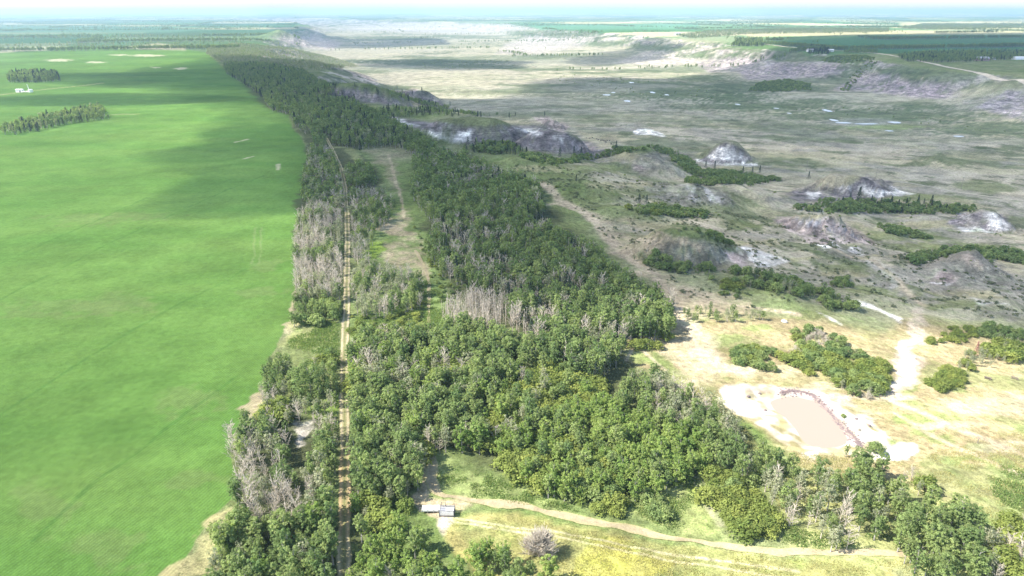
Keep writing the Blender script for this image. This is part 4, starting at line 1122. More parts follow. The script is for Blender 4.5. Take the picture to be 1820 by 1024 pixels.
 ('on the river flats downstream', [(1280, 178), (1500, 185), (1700, 215), (1840, 240), (1840, 250), (1650, 235), (1600, 212), (1450, 198), (1290, 188)], 26, dict(thicket=1), (.8, 2.2)),
 ('on the flats under the far wall', [(760, 106), (900, 106), (920, 120), (860, 123), (740, 118)], 24, dict(thicket=1), (1.5, 3)),
 ('on the hummocks of the middle slope', [(880, 280), (1000, 290), (1300, 330), (1700, 380), (1830, 430), (1830, 560), (1640, 530), (1400, 540), (1260, 500), (1100, 420), (980, 330)], 20.5, dict(thicket=.75, shrub=.25), (.5, 1.7)),
 ('on the dry pasture', [(1240, 600), (1640, 700), (1830, 650), (1830, 880), (1640, 840), (1560, 740), (1280, 680)], 26, dict(shrub=1), (.7, 1.5)),
]
HOLE = [(850, 730), (900, 680), (960, 655), (1060, 668), (1075, 715), (1010, 760), (930, 790), (870, 790)]
PL = {k: [] for k in KINDS}      # kind -> list of (x, y, z, scale, rot, zone)
def in_lane(x, y, w):
    d, _ = line_dist(x, y, LANE)
    return d < w
for zi, (place, poly, sp, wts, hr) in enumerate(ZONES):
    hm = .5 * (hr[0] + hr[1]) * .55
    cx = [plane_hit(u, max(v, 30), q) for u, v in poly for q in ((4, -8) if v > 560 else (4, -48))]
    xs = [c[0] for c in cx]; ys = [c[1] for c in cx]
    pad = 12 + sp
    x0, x1, y0, y1 = min(xs) - pad, max(xs) + pad, max(60, min(ys) - pad), max(ys) + pad
    nx_, ny_ = int((x1 - x0) / sp), int((y1 - y0) / sp)
    if nx_ * ny_ > 3000000:
        print('zone too large', zi); continue
    X, Y = np.meshgrid(x0 + sp * np.arange(nx_), y0 + sp * np.arange(ny_))
    X = X + RNG.uniform(-.46, .46, X.shape) * sp; Y = Y + RNG.uniform(-.46, .46, Y.shape) * sp
    X = X.ravel(); Y = Y.ravel()
    u0, v0 = project(X, Y, -15)
    pa = np.asarray(poly, float)
    pre = (u0 > pa[:, 0].min() - 60) & (u0 < pa[:, 0].max() + 60) & (v0 > pa[:, 1].min() - 90) & (v0 < pa[:, 1].max() + 140)
    X = X[pre]; Y = Y[pre]
    if not len(X):
        continue
    Z = zfull(X, Y)
    u, v = project(X, Y, Z + hm)
    s_ = FPX / np.hypot(X, Y)
    ww = fbm(X, Y, 9, 3, 300 + zi)
    rg = 2.6 if set(wts) & {'thicket', 'shrub'} else 1.7
    ok = poly_sd(u + ww * rg * s_, v + ww * rg * .5 * s_, pa) > 0
    if sp >= 20:
        ok &= fbm(X, Y, sp * 3, 3, 390) > .05
    elif set(wts) & {'thicket'} and wts.get('thicket', 0) >= .3:
        ok &= fbm(X, Y, 13, 3, 395) > -.62
    ub, vb = project(X, Y, Z)
    ok &= ~(np.hypot((ub - 537) / 26, (vb - 805) / 55) < 1)
    dl, _s = line_dist(X, Y, LANE)
    ok &= ~(dl < 2.0)
    if 'broad grove north' in place or 'bright slope' in place:
        hole = poly_sd(ub, vb, np.asarray(HOLE, float)) > 0
        ok &= ~(hole & (RNG.uniform(0, 1, len(X)) < .7))
    X, Y, Z = X[ok], Y[ok], Z[ok]
    ks = list(wts); pw = np.array([wts[k] for k in ks]); pw = pw / pw.sum()
    # species clump together: choose by smooth noise plus jitter
    qn = np.clip(.5 + .42 * fbm(X, Y, 14, 2, 360 + zi) + RNG.normal(0, .17, len(X)), 0, .9999)
    rk = np.argsort(np.argsort(qn)) / max(len(qn), 1)
    ch = np.searchsorted(np.cumsum(pw), rk, side='right').clip(0, len(ks) - 1)
    for x, y, z, c in zip(X, Y, Z, ch):
        k = ks[c]
        hgt = hr[0] * .8 + (hr[1] * 1.05 - hr[0] * .8) * random.random() ** .9 if k not in ('shrub', 'thicket', 'deadbush') else min(random.uniform(*hr), 4.5)
        PL[k].append((x, y, z - .1, hgt / KINDS[k]['h'], random.uniform(0, 6.283), zi))

# rows and clumps of trees between the fields of the far plateau
fr = np.random.default_rng(5)
nf_ = 120000
Y = 2300 + 17000 * fr.uniform(0, 1, nf_) ** 1.5; X = fr.uniform(-.86, .86, nf_) * Y
a_ = (X * .96 + Y * .28) / 820.0; b_ = (Y * .96 - X * .28) / 640.0
sel = fr.uniform(0, 1, nf_)
ra = sel < .25; rb = (sel >= .25) & (sel < .68)
a_ = np.where(ra, np.round(a_) + fr.normal(0, .012, nf_), a_); b_ = np.where(rb, np.round(b_) + fr.normal(0, .016, nf_), b_)
det = .96 * .96 + .28 * .28
X = (.96 * a_ * 820 - .28 * b_ * 640) / det; Y = (.28 * a_ * 820 + .96 * b_ * 640) / det
gap = fbm(X, Y, 420, 3, 29)
keep = (ra & (hash2(np.round(a_), np.floor(b_), 21) > .5) & (gap > -.2)) | (rb & (hash2(np.floor(a_), np.round(b_), 22) > .42) & (gap > -.25)) | ((sel >= .68) & (fbm(X, Y, 300, 4, 23) > .55))
X, Y = X[keep], Y[keep]
Z = zfull(X, Y)
keep = (Z > -6) | (fr.uniform(0, 1, len(X)) < .15)
FARP = [(x, y, z * (1 - float(sstep(4000, 16000, math.hypot(x, y)))), fr.uniform(1.0, 1.7), fr.uniform(0, 6.28), -1) for x, y, z in zip(X[keep], Y[keep], Z[keep]) if not (x < 0 and y < 2900 and -900 < x)]
PL['aspen'] += FARP

# single plants picked out in the photograph
def single(kind, u, v, h, name=None, label=None, cat=None, wide=1.0, vi=0):
    x, y, z = hit(u, v)
    p = KINDS[kind]['near'][vi % len(KINDS[kind]['near'])]
    e = empty(name or NAMES[kind], (x, y, z - .08), random.uniform(0, 6.28))
    s = h / KINDS[kind]['h']; e.scale = (s * wide, s * wide, s)
    for pn, me in zip(PARTN[kind], p):
        o = bpy.data.objects.new(pn, me); COL.objects.link(o); o.parent = e
    tag(e, label or PHRASE[kind], cat or CATS[kind])
    return e
BIG = proto_tree(901, 12.0, 5.6, 150, 40, .21, 'aspen', .04, cr=.19)
x, y, z = hit(553, 702)
e = empty('poplar_tree', (x, y, z - .1)); tag(e, 'broad dark green poplar standing alone by the lane, widest crown in the belt', 'tree')
for pn, me in zip(('crown', 'trunk'), BIG):
    o = bpy.data.objects.new(pn, me); COL.objects.link(o); o.parent = e
x, y, z = hit(957, 988)
e = empty('dead_bush', (x, y, z - .1)); tag(e, 'round leafless pinkish-grey bush alone on the golden grass', 'dead bush')
for pn, me in zip(('twigs', 'stems'), proto_deadbush(77, 3.9, 6.6, 60, 36, .05)):
    o = bpy.data.objects.new(pn, me); COL.objects.link(o); o.parent = e
single('aspen', 1503, 812, 4.6, label='small round green tree at the near shore of the pond', cat='tree')
single('thicket', 1554, 803, 2.9, label='dark bush on the silt bank beside the small pond tree', wide=1.25)
M['rust'] = plain_mat('rusty_needles', (.36, .19, .14), .9, .3, 2)
e = single('spruce', 1733, 632, 6.5, name='dead_spruce', label='rust-brown dead spruce above the pale thicket', cat='dead tree')
for o in e.children:
    o.data = o.data.copy(); o.data.materials.clear(); o.data.materials.append(M['rust'])
for u, v, h, lb in [(1498, 742, 1.3, 'little dark bush on the white silt bank, largest of three'), (1500, 754, .9, 'tiny reddish bush on the white silt bank'), (1527, 767, 1.2, 'little brown bush on the white silt bank near the shore')]:
    single('thicket' if h > 1.25 else 'deadbush', u, v, h, label=lb)
for u, v, h in [(1136, 362, 7), (1149, 362, 6.5), (1254, 298, 8), (1270, 300, 9), (1320, 308, 8), (1337, 307, 7), (1350, 307, 8), (1437, 318, 8), (1525, 360, 14), (1583, 366, 9), (1610, 368, 8), (1630, 366, 10), (1654, 366, 10),
                (1641, 366, 7), (1510, 358, 8), (1548, 362, 8), (1565, 364, 7), (1596, 368, 7), (1095, 268, 10), (995, 280, 9), (1020, 277, 9), (1033, 278, 9), (905, 210, 10), (916, 206, 6), (1024, 322, 5), (870, 268, 8), (880, 266, 9), (845, 262, 8), (857, 264, 7), (893, 262, 8), (832, 258, 8),
                (630, 178, 9), (715, 166, 9), (733, 168, 8), (750, 164, 10), (706, 158, 8), (800, 188, 8), (683, 200, 9), (968, 206, 8)]:
    x, y, z = hit(u, v)
    PL['spruce'].append((x, y, z - .1, h / 10, random.uniform(0, 6.28), -2))

TRAILW = [hit(u, v)[:2] for u, v in [(772, 812), (764, 850), (778, 882), (850, 891), (950, 904), (1050, 926), (1150, 948), (1250, 966), (1400, 984), (1560, 980), (1660, 990)]]
# individuals: the ones that show largest; the rest of each kind is one mass
LIMIT = dict(aspen=300, poplar=200, dull=140, dead=180, snag=120, shrub=160, thicket=130, spruce=70, deadbush=30)
def instancer(name, pts, meshes_joined):
    me = bpy.data.meshes.new(name)
    P = np.array([[p[0], p[1], p[2]] for p in pts], np.float32)
    me.vertices.add(len(P)); me.vertices.foreach_set('co', P.ravel())
    a = me.attributes.new('rot', 'FLOAT_VECTOR', 'POINT'); a.data.foreach_set('vector', np.array([[0, 0, p[4]] for p in pts], np.float32).ravel())
    a = me.attributes.new('scl', 'FLOAT_VECTOR', 'POINT')
    jit = RNG.uniform(.85, 1.2, len(pts))
    a.data.foreach_set('vector', np.array([[p[3] * j, p[3] * j, p[3]] for p, j in zip(pts, jit)], np.float32).ravel())
    a = me.attributes.new('pick', 'INT', 'POINT'); a.data.foreach_set('value', RNG.integers(0, len(meshes_joined), len(pts)).astype(np.int32))
    me.update()
    ob = bpy.data.objects.new(name, me); COL.objects.link(ob)
    cl = bpy.data.collections.new(name + '_kinds')
    for i, m_ in enumerate(meshes_joined):
        cl.objects.link(bpy.data.objects.new('%s_form_%02d' % (name, i), m_))
    ng = bpy.data.node_groups.new(name, 'GeometryNodeTree')
    ng.interface.new_socket('Geometry', in_out='INPUT', socket_type='NodeSocketGeometry')
    ng.interface.new_socket('Geometry', in_out='OUTPUT', socket_type='NodeSocketGeometry')
    gi = ng.nodes.new('NodeGroupInput'); go = ng.nodes.new('NodeGroupOutput')
    ip = ng.nodes.new('GeometryNodeInstanceOnPoints'); ci = ng.nodes.new('GeometryNodeCollectionInfo')
    ci.inputs['Collection'].default_value = cl; ci.inputs['Separate Children'].default_value = True; ci.inputs['Reset Children'].default_value = True
    def na(n, t):
        q = ng.nodes.new('GeometryNodeInputNamedAttribute'); q.data_type = t; q.inputs[0].default_value = n
        return q.outputs[0]
    ng.links.new(gi.outputs[0], ip.inputs['Points']); ng.links.new(ci.outputs[0], ip.inputs['Instance'])
    ip.inputs['Pick Instance'].default_value = True
    ng.links.new(na('pick', 'INT'), ip.inputs['Instance Index']); ng.links.new(na('rot', 'FLOAT_VECTOR'), ip.inputs['Rotation'])
    ng.links.new(na('scl', 'FLOAT_VECTOR'), ip.inputs['Scale'])
    ng.links.new(ip.outputs[0], go.inputs[0])
    md = ob.modifiers.new('scatter', 'NODES'); md.node_group = ng
    ob['kind'] = 'stuff'
    return ob

def join_meshes(name, ms):
    V = []; F = []; T = []; MI = []; nv_ = 0; mats = []
    for m_ in ms:
        co = np.empty(len(m_.vertices) * 3, np.float32); m_.vertices.foreach_get('co', co)
        li = np.empty(len(m_.loops), np.int32); m_.loops.foreach_get('vertex_index', li)
        V.append(co.reshape(-1, 3)); F.append(li.reshape(-1, 4) + nv_); nv_ += len(m_.vertices)
        t = np.zeros(len(m_.vertices), np.float32)
        if 'tint' in m_.attributes:
            m_.attributes['tint'].data.foreach_get('value', t)
        T.append(t); MI.append(np.full(len(m_.polygons), len(mats), np.int32)); mats.append(m_.materials[0])
    ob = mesh_obj(name, np.concatenate(V), np.concatenate(F), None, None, False, None, link=False)
    add_tint(ob.data, np.concatenate(T))
    for m_ in mats:
        ob.data.materials.append(m_)
    ob.data.polygons.foreach_set('material_index', np.concatenate(MI))
    return ob.data

STUFF = {'aspen': ('aspen_woods', 'woods of dark green aspens on the valley side and far plateau', 'woods'), 'poplar': ('poplar_woods', 'further bright green poplars within the slope wood', 'woods'),
         'dull': ('half_bare_woods', 'further half-bare grey-green trees scattered in the woods', 'woods'), 'dead': ('dead_woods', 'further bare grey dead trees standing in the woods', 'dead trees'),
         'snag': ('dead_stems', 'further bare pale dead stems standing in the woods', 'dead trees'),
         'shrub': ('brush', 'further low yellow-green brush on slopes and pasture', 'brush'), 'thicket': ('willow_brush', 'dark green brush in gullies and along the river flats', 'brush'),
         'spruce': ('spruce_woods', 'far dark spruces on the valley rim', 'woods'), 'deadbush': ('dead_brush', 'further leafless grey brush in the thickets', 'brush')}
for k, pts in PL.items():
    P = np.array([p[:4] for p in pts])
    u, v = project(P[:, 0], P[:, 1], P[:, 2] + 2)
    dist = np.sqrt(P[:, 0] ** 2 + P[:, 1] ** 2 + H * H)
    app = P[:, 3] * KINDS[k]['h'] / dist * ((u > -10) & (u < 1830) & (v > 20) & (v < 1050))
    if k == 'spruce':
        app = app * np.array([2.5 if p[5] == -2 else 1 for p in pts])
    order = np.argsort(-app)
    near = [i for i in order[:LIMIT[k]] if app[i] > 0]
    ns = set(near)
    for i in near:
        x, y, z, s, r, zi = pts[i]
        pr = KINDS[k]['near'][random.randrange(len(KINDS[k]['near']))]
        e = empty(NAMES[k], (x, y, z), r)
        j = random.uniform(.85, 1.2); e.scale = (s * j, s * j, s)
        for pn, me in zip(PARTN[k], pr):
            o = bpy.data.objects.new(pn, me); COL.objects.link(o); o.parent = e
        place = ZONES[zi][0] if zi >= 0 else 'on the badland slopes'
        if 'broad grove north' in place:
            dl_ = float(line_dist(np.array([x]), np.array([y]), LANE)[0][0]); dt_ = float(line_dist(np.array([x]), np.array([y]), TRAILW)[0][0])
            place = 'on the lane side of the broad grove' if dl_ < 10 else ('on the clearing side of the broad grove' if dt_ < 26 else ('deep inside the broad grove' if y < 215 else 'at the upper end of the broad grove'))
        elif 'bright slope' in place:
            dt_ = float(line_dist(np.array([x]), np.array([y]), TRAILW)[0][0])
            place = 'on the clearing side of the bright slope wood' if dt_ < 24 else 'deep in the bright slope wood'
        hm_ = s * KINDS[k]['h']; lo_, hi_ = ZONES[zi][4] if zi >= 0 else (7, 9)
        q_ = (hm_ - lo_) / max(hi_ - lo_, .1)
        adj = ('tall ' if q_ > .66 else 'short ' if q_ < .3 else '') + ('narrow ' if j < .97 else 'wide ' if j > 1.08 else '')
        ph_ = adj + PHRASE[k].replace('low rounded ', 'rounded ').replace('low dark', 'dark')
        while len((ph_ + ' ' + place).split()) > 16:
            ph_ = ' '.join(ph_.split()[1:])
        tag(e, ph_ + ' ' + place, CATS[k], ph_ + ' ' + place)
    rest = [pts[i] for i in range(len(pts)) if i not in ns]
    mid = [p for p in rest if math.hypot(p[0], p[1]) < 420]
    farp = [p for p in rest if math.hypot(p[0], p[1]) >= 420]
    print(k, len(pts), 'near', len(near), 'mid', len(mid), 'far', len(farp))
    if rest:
        # one object: near forms first, far forms behind, picked by distance
        jn = [join_meshes('%s_near_%d' % (k, i), list(m_)) for i, m_ in enumerate(KINDS[k]['near'])]
        jf = [join_meshes('%s_far_%d' % (k, i), list(m_)) for i, m_ in enumerate(KINDS[k]['far'])]
        ob = instancer(STUFF[k][0], mid + farp, jn + jf)
        pk = np.r_[RNG.integers(0, len(jn), len(mid)), len(jn) + RNG.integers(0, len(jf), len(farp))].astype(np.int32)
        ob.data.attributes['pick'].data.foreach_set('value', pk)
        tag(ob, STUFF[k][1], STUFF[k][2])

# weeds and dry grass tufts on the near ground
def tuft(seed, n, hgt, spread, w, mat):
    rng = np.random.default_rng(seed)
    V = []; T = []
    for k in range(n):
        b = rng.normal(size=2) * spread; d = rng.normal(size=2) * .35; an = rng.uniform(0, 6.28)
        a = np.array((math.cos(an), math.sin(an), 0)) * w
        p = np.array((b[0], b[1], 0)); t = p + np.array((d[0] * hgt, d[1] * hgt, hgt * rng.uniform(.6, 1.2)))
        V += [p - a, p + a, t + a * .7, t - a * .7]; T += [rng.uniform()] * 4
    return mk('tuft', V, np.arange(len(V)).reshape(-1, 4), mat, np.array(T))
def scatter(name, label, cat, polys, sp, meshes, srange, dens=0.0, seed=0):
    pts = []
    for poly in polys:
        pa = np.asarray(poly, float)
        cx = [plane_hit(u, v, -3) for u, v in poly]
        x0, x1 = min(c[0] for c in cx) - 8, max(c[0] for c in cx) + 8; y0, y1 = min(c[1] for c in cx) - 15, max(c[1] for c in cx) + 15
        nx_, ny_ = int((x1 - x0) / sp), int((y1 - y0) / sp)
        X, Y = np.meshgrid(x0 + sp * np.arange(nx_), y0 + sp * np.arange(ny_))
        X = (X + RNG.uniform(-.5, .5, X.shape) * sp).ravel(); Y = (Y + RNG.uniform(-.5, .5, Y.shape) * sp).ravel()
        u, v = project(X, Y, -3)
        m = poly_sd(u, v, pa) > -12
        X, Y = X[m], Y[m]
        Z = zfull(X, Y); u, v = project(X, Y, Z)
        m = (poly_sd(u, v, pa) > 0) & (fbm(X, Y, 6, 3, 500 + seed) > dens) & (poly_sd(X, Y, BANK) < 0)
        dl, _ = line_dist(X, Y, LANE); m &= dl > 1.8
        dl, _ = line_dist(X, Y, TRAILW); m &= dl > 1.5
        pts += [(x, y, z, random.uniform(*srange), random.uniform(0, 6.28), 0) for x, y, z in zip(X[m], Y[m], Z[m])]
    print(name, len(pts))
    ob = instancer(name, pts, meshes)
    tag(ob, label, cat)
wd = [tuft(810 + i, 24, .36, .6, .09, 'weed') for i in range(3)]
st_ = [tuft(820 + i, 18, .28, .6, .05, 'straw') for i in range(3)]
scatter('weeds', 'knee-high green weeds over the clearing and meadow', 'weeds',
        [[(760, 815), (800, 815), (930, 872), (1100, 935), (1290, 962), (1290, 985), (1060, 925), (900, 898), (790, 885)], [(640, 600), (630, 560), (760, 500), (830, 560), (770, 590)],
         [(625, 940), (640, 880), (740, 860), (744, 910), (690, 930)], [(1100, 905), (1240, 850), (1290, 950), (1200, 955)], [(1360, 900), (1500, 960), (1620, 930), (1640, 1000), (1400, 985)],
         [(510, 620), (530, 560), (604, 560), (602, 640)], [(1750, 820), (1830, 840), (1830, 920), (1770, 890)]], .95, wd, (.6, 1.3), -.15, 1)
sage = [proto_bush(860 + i, .55, .5, 7, 9, .13, 'thicketleaf', .5)[0] for i in range(3)]
scatter('sage_scrub', 'low dark sage scrub dotted over the valley slopes', 'scrub',
        [[(890, 290), (1000, 300), (1300, 330), (1700, 380), (1830, 430), (1830, 575), (1640, 545), (1400, 555), (1260, 560), (1100, 440), (980, 340)]], 3.2, sage, (.5, 2.2), .22, 3)
scatter('dry_grass', 'dry golden grass tufts on the clearing and pasture', 'grass',
        [[(800, 912), (900, 918), (1150, 965), (1400, 992), (1640, 1000), (1640, 1040), (1000, 1060), (960, 985), (800, 965)], [(1340, 850), (1620, 840), (1830, 900), (1830, 960), (1600, 960), (1400, 930)],
         [(1200, 690), (1280, 690), (1350, 800), (1600, 820), (1830, 760), (1830, 880), (1400, 870), (1300, 790)]], 1.0, st_, (.6, 1.2), -.1, 2)

# ------------------------------------------------------------------ built things
class MB:
    def __init__(s): s.v = []; s.f = []
    def box(s, c, d, rz=0.0):
        b = len(s.v); cs, sn = math.cos(rz), math.sin(rz)
        for z in (-1, 1):
            for x, y in ((-1, -1), (1, -1), (1, 1), (-1, 1)):
                px, py = x * d[0] / 2, y * d[1] / 2
                s.v.append((c[0] + px * cs - py * sn, c[1] + px * sn + py * cs, c[2] + z * d[2] / 2))
        s.f += [tuple(b + i for i in q) for q in ((3, 2, 1, 0), (4, 5, 6, 7), (0, 1, 5, 4), (1, 2, 6, 5), (2, 3, 7, 6), (3, 0, 4, 7))]
        return s
    def bar(s, p, q, r, sides=6):
        V = []; F = []
        tube(V, F, [p, q], [r, r], sides)
        b = len(s.v); s.v += [tuple(x) for x in V]; s.f += [tuple(i + b for i in f) for f in F]
        s.f += [tuple(b + i for i in range(sides))[::-1], tuple(b + sides + i for i in range(sides))]
        return s
    def prism(s, prof, x0, x1):
        """profile in (y, z) pushed along x"""
        b = len(s.v); n = len(prof)
        s.v += [(x0, y, z) for y, z in prof] + [(x1, y, z) for y, z in prof]
        s.f += [tuple(b + i for i in range(n))[::-1], tuple(b + n + i for i in range(n))]
        s.f += [(b + i, b + (i + 1) % n, b + n + (i + 1) % n, b + n + i) for i in range(n)]
        return s
    def build(s, name, mat, parent=None):
        return mesh_obj(name, np.array(s.v), s.f, mat, parent)

M['white'] = plain_mat('white_enamel', (.78, .78, .76), .5, .08, 2)
M['steel'] = plain_mat('galvanised_steel', (.52, .52, .54), .45, .15, 3, .6)
M['darksteel'] = plain_mat('dark_and_shaded_steel', (.09, .09, .10), .6, .2, 3)  # dark steel parts, and crate slats with shade put into their colour
M['board'] = plain_mat('weathered_board', (.17, .12, .10), .85, .25, 4)
M['pole'] = plain_mat('grey_pole', (.22, .19, .16), .9, .2, 2)
M['roofgrey'] = plain_mat('grey_roof', (.46, .44, .46), .7, .1, 1)
M['pinkwall'] = plain_mat('red_brown_wall', (.42, .27, .24), .85, .1, 1)
M['cow'] = plain_mat('black_hide', (.025, .022, .02), .8, .3, 3)
M['stone'] = plain_mat('pale_stone', (.66, .62, .55), .9, .15, 1.5)
M['clod'] = plain_mat('purple_clod', (.19, .145, .14), .95, .25, 2)
M['doorc'] = plain_mat('dark_door', (.10, .10, .11), .7, .1, 1)

# livestock handling chute: white walled alley running into a slatted steel crate
x, y, z = hit(762, 909)
ch = empty('loading_chute', (x - 1.4, y, z + .05), math.radians(1)); ch.scale = (1, 1, 1)
tag(ch, 'white livestock loading ramp lying on bare dirt beside the dirt trail', 'loading ramp')
MB().box((1.9, 0, .55), (4.3, 1.5, .10)).build('deck', 'white', ch)
MB().box((1.9, -.78, .80), (4.3, .06, .46)).build('side_panel', 'white', ch)
MB().box((1.9, .78, .86), (4.3, .06, .58)).build('side_panel', 'white', ch)
for sx in (-.15, 1.2, 2.6, 3.95):
    for sy in (-.83, .83):
        MB().box((sx, sy, .55), (.09, .05, 1.1)).build('post', 'steel', ch)
for zz in (.3, .56):
    MB().bar((-.9, -.6, zz), (-.2, -.6, zz), .05).build('end_rail', 'darksteel', ch)
    MB().bar((-.9, .6, zz), (-.2, .6, zz), .05).build('end_rail', 'darksteel', ch)
MB().bar((-.9, -.65, .56), (-.9, .65, .56), .05).build('end_rail', 'darksteel', ch)
MB().box((1.9, 0, .28), (4.0, .12, .12)).box((1.9, -.5, .28), (4.0, .12, .12)).build('skid', 'darksteel', ch)
x, y, z = hit(795, 914)
cr = empty('cattle_crate', (x, y, z + .03), math.radians(-3))
tag(cr, 'slatted steel cattle crate with white panels at the end of the loading ramp', 'cattle crate')
Lx, Ly, Hz = 3.5, 2.1, 1.9
MB().box((0, 0, .12), (Lx, Ly, .12)).build('floor', 'darksteel', cr)
for zz in (.45, .80, 1.15, 1.5):
    for sy in (-1, 1):
        MB().box((0, sy * Ly / 2, zz), (Lx - .1, .05, .22)).build('slat', 'white' if zz > .7 else 'steel', cr)
    MB().box((-Lx / 2, 0, zz), (.05, Ly - .1, .2)).build('slat', 'steel', cr)
    MB().box((Lx / 2, 0, zz), (.05, Ly - .1, .2)).build('slat', 'darksteel', cr)  # right end darker: the shade of that side is in the colour
for sx in (-1, 1):
    for sy in (-1, 1):
        MB().box((sx * (Lx / 2 + .04), sy * (Ly / 2 + .04), 1.0), (.12, .12, 2.0)).build('corner_post', 'darksteel', cr)
MB().box((.7, -.35, 1.70), (1.9, 1.1, .05)).build('roof_panel', 'white', cr)
for sx in (-1.45, -.55):
    MB().bar((sx, .95, 1.7), (sx, .95, 2.8), .07).build('gate_post', 'darksteel', cr)
for yy in (-.95, -.1, .95):
    MB().box((0, yy, 1.79), (Lx, .07, .07)).build('top_rail', 'steel', cr)
MB().box((-.95, -.2, 1.68), (1.2, 1.4, .04)).build('roof_panel', 'steel', cr)

# picnic tables on the dry pasture
def picnic(u, v, label):
    x, y, z = hit(u, v)
    t = empty('picnic_table', (x, y, z + .02), math.radians(-38)); tag(t, label, 'picnic table')
    for k in range(5):
        MB().box((0, -.32 + .16 * k, .76), (2.3, .14, .045)).build('table_plank', 'board', t)
    for sy in (-.78, .78):
        for q in (-.08, .08):
            MB().box((0, sy + q, .45), (2.3, .14, .045)).build('bench_plank', 'board', t)
    for sx in (-.8, .8):
        MB().box((sx, 0, .42), (.06, 1.75, .09)).build('crossbar', 'board', t)
        MB().bar((sx - .05, -.55, 0), (sx - .05, -.18, .74), .05, 4).build('leg', 'board', t)
        MB().bar((sx - .05, .55, 0), (sx - .05, .18, .74), .05, 4).build('leg', 'board', t)
picnic(1755, 674, 'brown picnic table on straw grass nearer the thicket')
picnic(1803, 674, 'brown picnic table on straw grass farther from the thicket')
# pasture post
x, y, z = hit(1737, 788)
p = empty('fence_post', (x, y, z)); tag(p, 'lone leaning post standing in the dry pasture', 'post')
MB().bar((0, 0, -.1), (.12, .05, 1.9), .09).build('shaft', 'pole', p)
MB().bar((.12, .05, 1.84), (.125, .052, 1.93), .11).build('cap', 'darksteel', p)
# pale boulder
x, y, z = hit(1394, 573)
def boulder(seed, sx, sy, sz, mat, name, loc):
    rng = np.random.default_rng(seed)
    V = []; F = []
    nu, nw = 10, 7
    for i in range(nw):
        for j in range(nu):
            a = 2 * math.pi * j / nu; b = math.pi * i / (nw - 1)
            r = 1 + .22 * (rng.uniform() - .5)
            V.append((sx * r * math.sin(b) * math.cos(a), sy * r * math.sin(b) * math.sin(a), sz * r * math.cos(b)))
    for i in range(nw - 1):
        for j in range(nu):
            F.append((i * nu + j, (i + 1) * nu + j, (i + 1) * nu + (j + 1) % nu, i * nu + (j + 1) % nu))
    o = mesh_obj(name, np.array(V), np.array(F), mat); o.location = loc
    return o
b = boulder(1, 1.3, .8, .75, 'stone', 'boulder', (x, y, z + .35)); b.rotation_euler = (0, .1, -.5); tag(b, 'pale boulder lying on the dry trail verge', 'boulder')
# clods on the pond bank
Pm = []
rngc = np.random.default_rng(3)
dk = np.array([hit(u, v)[:2] for u, v in [(1388, 699), (1420, 696), (1442, 701), (1456, 716), (1476, 738), (1496, 760), (1514, 778), (1528, 792)]])
sg = np.r_[0, np.cumsum(np.hypot(*np.diff(dk, axis=0).T))]
pts = []
for k in range(700):
    t = rngc.uniform(0, sg[-1]); xx = np.interp(t, sg, dk[:, 0]) + rngc.normal() * 1.0; yy = np.interp(t, sg, dk[:, 1]) + rngc.normal() * 1.6
    pts.append((xx, yy, float(zf(xx, yy)[0]), rngc.uniform(.12, .5), rngc.uniform(0, 6.28), 0))
cm = [boulder(20 + i, .7, .55, .35, 'clod', 'clod', (0, 0, 0)) for i in range(3)]
cms = [c.data for c in cm]
for c in cm:
    bpy.data.objects.remove(c)
ob = instancer('clods', pts, cms); tag(ob, 'purple-brown clods heaped along the pond shore', 'clods')
for u, v in [(1455, 714), (1395, 728), (1350, 700), (1330, 705), (1360, 730), (1545, 757), (1522, 745)]:
    x, y, z = hit(u, v)
    b = boulder(int(u), .55, .45, .35, 'clod', 'rock', (x, y, z + .1)); tag(b, 'small dark rock on the white silt round the pond', 'rock', 'rocks on the pond silt')

# power poles along the valley road
for i, (u, v) in enumerate([(1433, 305), (1556, 318), (1708, 336)]):
    x, y, z = hit(u, v)
    p = empty('power_pole', (x, y, z)); tag(p, 'tall wooden power pole on the valley floor along the faint road', 'power pole', 'power poles in the valley')
    MB().bar((0, 0, -.3), (0, 0, 11.5), .16).build('shaft', 'pole', p)
    MB().box((0, 0, 10.9), (2.4, .14, .16)).build('crossarm', 'pole', p)
    for sx in (-1.0, 0.35, 1.0):
        MB().bar((sx, 0, 10.98), (sx, 0, 11.25), .07).build('insulator', 'steel', p)

